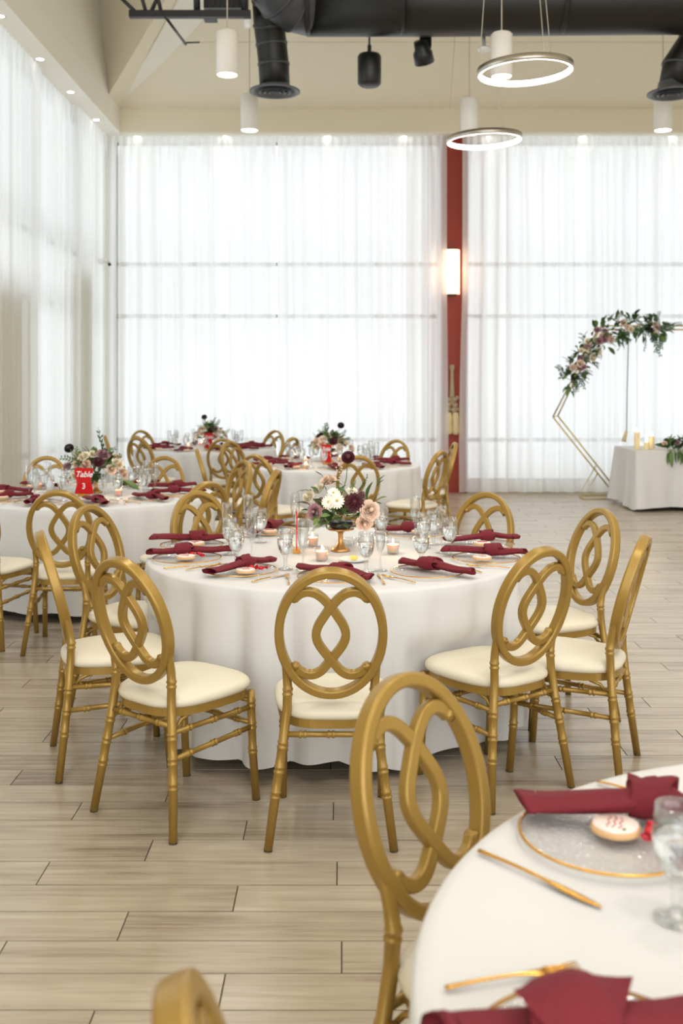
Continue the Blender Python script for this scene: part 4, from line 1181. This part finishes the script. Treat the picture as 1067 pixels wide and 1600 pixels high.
for px0, py0, px1, py1, dy, n, dots, col in ((495, 770, 463, 768, -.02, 11, False, 'leaf_green'), (533, 770, 531, 712, .03, 11, True, 'petal_blush'), (560, 765, 575, 741, -.02, 11, False, 'leaf_green'), (548, 768, 555, 748, 0, 9, False, 'leaf_light'),
    (500, 815, 487, 832, -.14, 9, False, 'leaf_light'), (570, 805, 580, 823, -.16, 9, True, 'petal_cream'), (500, 790, 470, 775, -.05, 9, True, 'petal_blush'), (540, 800, 536, 815, -.17, 9, True, 'petal_cream'), (566, 800, 562, 815, -.17, 9, True, 'petal_cream'), (495, 775, 478, 790, -.08, 9, True, 'petal_blush')):
    a = L3(px0, py0, dy); b = L3(px1, py1, dy); sprig(A, col, a, b-a, (b-a).length, n, dots)

def arrangement(x, y, label, w=.25, h=.30, seed=0, big='leaf', dark=(-.13, .34), lift=.10):
    rr = random.Random(seed); t = thing('flower_centrepiece', label, 'flowers', (x, y, TH+.001), 0, 'flower centrepieces'); pedestal(t)
    cols = ['petal_blush', 'petal_cream', 'petal_cream', 'petal_blush', 'petal_mauve', 'petal_burgundy']
    n = 20
    for k in range(n):
        a = 2*PI*k*.618+rr.uniform(-.2, .2); el = .1+1.15*(k/n); rad = w*(.62+.25*rr.random())*math.cos(el)*1.0
        p_ = Vector((rad*math.cos(a), rad*math.sin(a)*.75, .13+h*.55*math.sin(el)+rr.uniform(-.01, .02)))
        cl = cols[k % 6]; kd = 'dahlia' if cl == 'petal_burgundy' else 'rose'
        bloom(t, kd, cl, p_, (math.cos(a)*.8, math.sin(a)*.8-.3, .25+el), rr.uniform(.042, .056))
    for k in range(60):
        a = rr.uniform(0, 2*PI); el = rr.uniform(-.1, 1.2); d_ = Vector((math.cos(a)*math.cos(el), math.sin(a)*math.cos(el)*.8, math.sin(el)))
        leaf(t, rr.choice(['leaf_green', 'leaf_green', 'leaf_light']), Vector((0, 0, .14))+d_*w*.45, d_+Vector((rr.uniform(-.3, .3), 0, rr.uniform(-.2, .3))), rr.uniform(.08, .13), rr.choice([.3, .45]))
    for k in range(10):
        a = rr.uniform(0, 2*PI); el = rr.uniform(.2, 1.1); d_ = Vector((math.cos(a)*math.cos(el), math.sin(a)*math.cos(el)*.7, math.sin(el)))
        sprig(t, rr.choice(['leaf_green', 'leaf_light']), Vector((0, 0, .15))+d_*.08, d_, rr.uniform(.16, .24), 9)
    b = Vector((dark[0], -.02, dark[1])); stem(t, (0, 0, .16), b); bloom(t, 'ball', 'petal_black', b, (0, -1, .5), .034)
    return t
p = W(150, 770, TH)
A3 = arrangement(p.x, p.y, 'flower arrangement with a dark bloom beside the number 3 sign', .27, .30, 3, dark=(-.20, .34))
for d_, L_ in (((.03, 0, 1), .34), ((.06, 0, 1), .29)): sprig(A3, 'leaf_green', (.02, -.02, .16), d_, L_, 8)
for k in range(6): leaf(A3, 'leaf_light', (.14+.02*k, -.08, .12-.006*k), (1, -.2, -.35-.1*(k % 2)), .13, .4)
p = W(515, 722, TH); arrangement(p.x, p.y, 'flower arrangement on the far right table below the curtain', .26, .27, 8, dark=(.12, .39))
p = W(328, 700, TH); arrangement(p.x, p.y, 'flower arrangement on the farthest table behind its red sign', .25, .24, 12, dark=(-.07, .40))

# ------------------------------------------------------------ head table, arch, garlands
t = thing('head_table', 'long head table under the cloth at the right edge', 'table', (4.9, 13.05, 0))
MB().box((-1.15, -.42, .73), (1.25, .40, .752)).build('tabletop', 'wood_top', t)
for sx in (-1.0, 1.1):
    for sy in (-.3, .3): MB().tube([(sx, sy, 0), (sx, sy, .73)], .016, 8).build('leg', 'steel_dark', t)
def rect_cloth(cx, cy, hx, hy, label):
    n = 320; per = []
    rc = .03
    def outline(s_):   # superellipse-like rounded rectangle by arc parameter
        P4 = 2*(2*hx+2*hy); d = s_*P4/1.0
        pts_ = [(-hx, -hy), (hx, -hy), (hx, hy), (-hx, hy)]; ls = [2*hx, 2*hy, 2*hx, 2*hy]; d = s_*sum(ls)
        for i in range(4):
            if d <= ls[i] or i == 3:
                a, b = pts_[i], pts_[(i+1) % 4]; q = min(1, d/ls[i]); nx = [(0, -1), (1, 0), (0, 1), (-1, 0)][i]
                e = min(d, ls[i]-d); cn = max(0, 1-e/.16)
                dn = d-ls[i]/2; tx = ((b[0]-a[0])/ls[i], (b[1]-a[1])/ls[i]); sg = 1 if dn > 0 else -1
                return a[0]+(b[0]-a[0])*q, a[1]+(b[1]-a[1])*q, nx, tx, sg*cn, d
            d -= ls[i]
    rings = []; zs = [.7605, .7605, .755, .70, .6, .5, .4, .3, .2, .1, .035]
    vs = []; fs = []
    for j, z in enumerate(zs):
        u = max(0, (.755-z)/.72)
        for k in range(n):
            x, y, nx, tx, cn, d = outline((k+.5)/n)
            if j == 0: x *= .96; y *= .9; off = 0
            s_ = (k+.5)/n*2*(2*hx+2*hy)
            wv = math.sin(9.5*s_+.7*math.sin(2.1*s_))+.4*math.sin(23*s_)
            off = .05*u*abs(cn)+.03*u+.034*u*wv
            zz = z+(.02*math.sin(3.3*s_) if j == len(zs)-1 else 0)
            vs.append((x+nx[0]*off+tx[0]*cn*.04*u, y+nx[1]*off+tx[1]*cn*.04*u, zz))
    for j in range(len(zs)-1):
        for k in range(n): k2 = (k+1) % n; fs.append((j*n+k, (j+1)*n+k, (j+1)*n+k2, j*n+k2))
    fs.append(tuple(range(n)))
    o = MB().add(vs, fs).build('head_tablecloth', 'linen'); o.location = (cx, cy, 0); return tag(o, label, 'tablecloth')
rect_cloth(4.95, 13.0, 1.25, .50, 'white cloth draped over the head table at the right edge')
for i, (px, hh, yy, lab) in enumerate(((995, .22, 12.75, 'tall lit cream pillar candle at the left on the head table'), (1010, .09, 12.72, 'shortest lit cream pillar candle on the head table'), (1018, .16, 12.82, 'medium lit cream pillar candle nearest the head table greenery'))):
    x = (px-533.5)*yy/F; t = thing('pillar_candle', lab, 'candle', (x, yy, .7615), 0, 'pillar candles on the head table')
    MB().lathe([(0, 0), (.034, 0), (.035, .004), (.035, hh-.006), (.032, hh), (.02, hh-.004), (0, hh-.006)], 24).build('wax', 'wax_cream', t)
    MB().tube([(0, 0, hh-.008), (0, 0, hh+.01)], .0015, 5).build('wick', 'black_enamel', t)
    MB().lathe([(0, hh+.006), (.010, hh+.014), (.013, hh+.026), (.009, hh+.045), (0, hh+.062)], 12).build('flame', 'flame', t)
t = thing('table_greenery', 'green garland with blooms lying on the head table edge', 'garland', (4.45, 12.66, .762))
rr = random.Random(5)
for k in range(170):
    x = rr.uniform(-.42, .5); a = rr.uniform(0, 2*PI); el = rr.uniform(0, 1.2); up = .10+.14*max(0, x+.3)
    d_ = Vector((math.cos(a)*math.cos(el), math.sin(a)*math.cos(el)-.3, math.sin(el)))
    leaf(t, rr.choice(['leaf_green', 'leaf_light', 'leaf_green']), (x*.8, rr.uniform(-.1, .1), rr.uniform(.01, up)), d_, rr.uniform(.09, .16), rr.choice([.3, .45]))
for k in range(16):
    x = rr.uniform(-.36, .0); leaf(t, 'leaf_light', (x, -.15, .03-rr.uniform(0, .02)), (rr.uniform(-.4, .3), -.25, -1), rr.uniform(.12, .26), .22)
for k in range(5):
    x = -.36+.16*k; bloom(t, 'rose', rr.choice(['petal_mauve', 'petal_blush', 'petal_cream']), (x, -.05, .08+.12*max(0, x+.3)), (0, -.8, .6), .04)
bloom(t, 'dahlia', 'petal_burgundy', (.10, -.04, .27), (0, -.8, .6), .055)

arch = thing('hexagonal_arch', 'tall gold double-hexagon ceremony arch behind the head table', 'arch', (0, 0, 0))
def hexf(y, dx, names='tube_frame', dz=0):
    V_ = [(3.55, 2.354+dz), (2.93, 1.143), (3.83, .012), (5.15, .012), (6.05, 1.143), (5.43, 2.354+dz)]
    P_ = [Vector((a+dx, y, z)) for a, z in V_]
    for i in range(6):
        MB().tube([P_[i], P_[(i+1) % 6]], .011, 8).build(names, 'gold_tube', arch)
hexf(13.8, 0); hexf(14.25, .165, dz=.08)
MB().tube([(3.55, 13.8, .36), (3.34, 13.8, .01), (4.1, 13.8, .01)], .010, 8).build('brace_tube', 'gold_tube', arch)
MB().tube([(3.64, 14.25, .43), (3.40, 14.25, .01), (4.1, 14.25, .01)], .010, 8).build('brace_tube', 'gold_tube', arch)
MB().tube([(3.34, 13.8, .01), (3.40, 14.25, .01)], .010, 8).build('brace_tube', 'gold_tube', arch)
MB().tube([(2.93, 13.8, 1.143), (3.095, 14.25, 1.143)], .008, 8).build('brace_tube', 'gold_tube', arch)
for x in (2.95, 3.97):
    pass
t = thing('hanging_tassel', 'thin cord with a beige tassel hanging from the gold arch', 'cord', (3.96, 13.8, 0))
MB().tube([(.02, 0, 2.34), (0, 0, 1.6), (-.01, 0, .93)], .007, 5).build('cord', 'stem_green', t)
MB().tube([(-.01, 0, .95), (-.03, 0, .88), (-.05, -.0, .80)], [.018, .024, .03], 10).build('tassel', 'hanging_cloth', t)
t = thing('arch_garland', 'flower garland over the upper left corner of the gold arch', 'garland', (0, 13.72, 0))
path = [Vector((3.12, 0, 1.62)), Vector((3.25, 0, 1.85)), Vector((3.42, 0, 2.12)), Vector((3.66, 0, 2.32)), Vector((3.95, 0, 2.40)), Vector((4.25, 0, 2.38)), Vector((4.42, 0, 2.36))]
def on(s_):
    s_ = s_*(len(path)-1); i = min(int(s_), len(path)-2); return path[i].lerp(path[i+1], s_-i)
for k in range(260):
    s_ = rr.random(); c = on(s_); w = .17*(1-abs(s_-.45)*1.1)+.03
    a = rr.uniform(0, 2*PI); off = Vector((math.cos(a), rr.uniform(-1, .4), math.sin(a)))*w*rr.random()**.4
    leaf(t, rr.choice(['leaf_green', 'leaf_green', 'leaf_light']), c+off, off.normalized()+Vector((rr.uniform(-.5, .5), -.3, rr.uniform(-.6, .4))), rr.uniform(.08, .15), rr.choice([.3, .45]))
cols = ['petal_blush', 'petal_cream', 'petal_mauve', 'petal_blush', 'petal_cream', 'petal_mauve', 'petal_black']
for k in range(34):
    s_ = .04+.88*rr.random(); c = on(s_); w = .12*(1-abs(s_-.45)*.9)
    o_ = rr.uniform(-1, 1)
    n_ = (on(min(1, s_+.02))-on(max(0, s_-.02))).normalized(); q = Vector((-n_.z, 0, n_.x))
    cl = cols[k % 7]
    bloom(t, 'dahlia' if cl == 'petal_black' else 'rose', cl, c+q*w*o_*1.1+Vector((0, -rr.uniform(.04, .12), 0)), (q.x*o_*.5, -1, .2+q.z*o_*.5), rr.uniform(.036, .058))
for k in range(40):
    s_ = rr.random(); c = on(s_); sprig(t, rr.choice(['leaf_blue', 'leaf_green']), c, Vector((rr.uniform(-1, 1), -.3, rr.uniform(-1, .9))), rr.uniform(.2, .34), 9)
for s_, L_ in ((.62, .34), (.75, .36), (.9, .42), (.98, .36), (.12, .34), (.2, .4), (1.0, .30)):
    c = on(min(s_, .999)); sprig(t, 'leaf_blue', c, (rr.uniform(-.3, .3), -.1, -1), L_, 9)

# ------------------------------------------------------------ labels by order in the picture
def pxof(o): return 533.5+o.location.x*F/max(.3, o.location.y)
ORD = {1: [''], }
def ordn(i, n):
    nm = ['first', 'second', 'third', 'fourth', 'fifth', 'sixth', 'seventh', 'eighth', 'ninth', 'tenth', 'eleventh', 'twelfth']
    if i == 0: return 'leftmost'
    if i == n-1: return 'rightmost'
    if i < (n+1)//2: return nm[i]+' from the left'
    return nm[n-1-i]+' from the right'
for (kind, tb), L_ in REG.items():
    L_.sort(key=pxof); n = len(L_); ds, gp = DESC[kind]
    for i, o in enumerate(L_):
        o['label'] = ds+' on '+TNAME[tb]+((', '+ordn(i, n)+(' of %s' % ['', '', 'two', 'three', 'four', 'five', 'six', 'seven', 'eight', 'nine', 'ten', 'eleven', 'twelve'][n])) if n > 1 else '')
        o['group'] = gp+' on '+TNAME[tb]
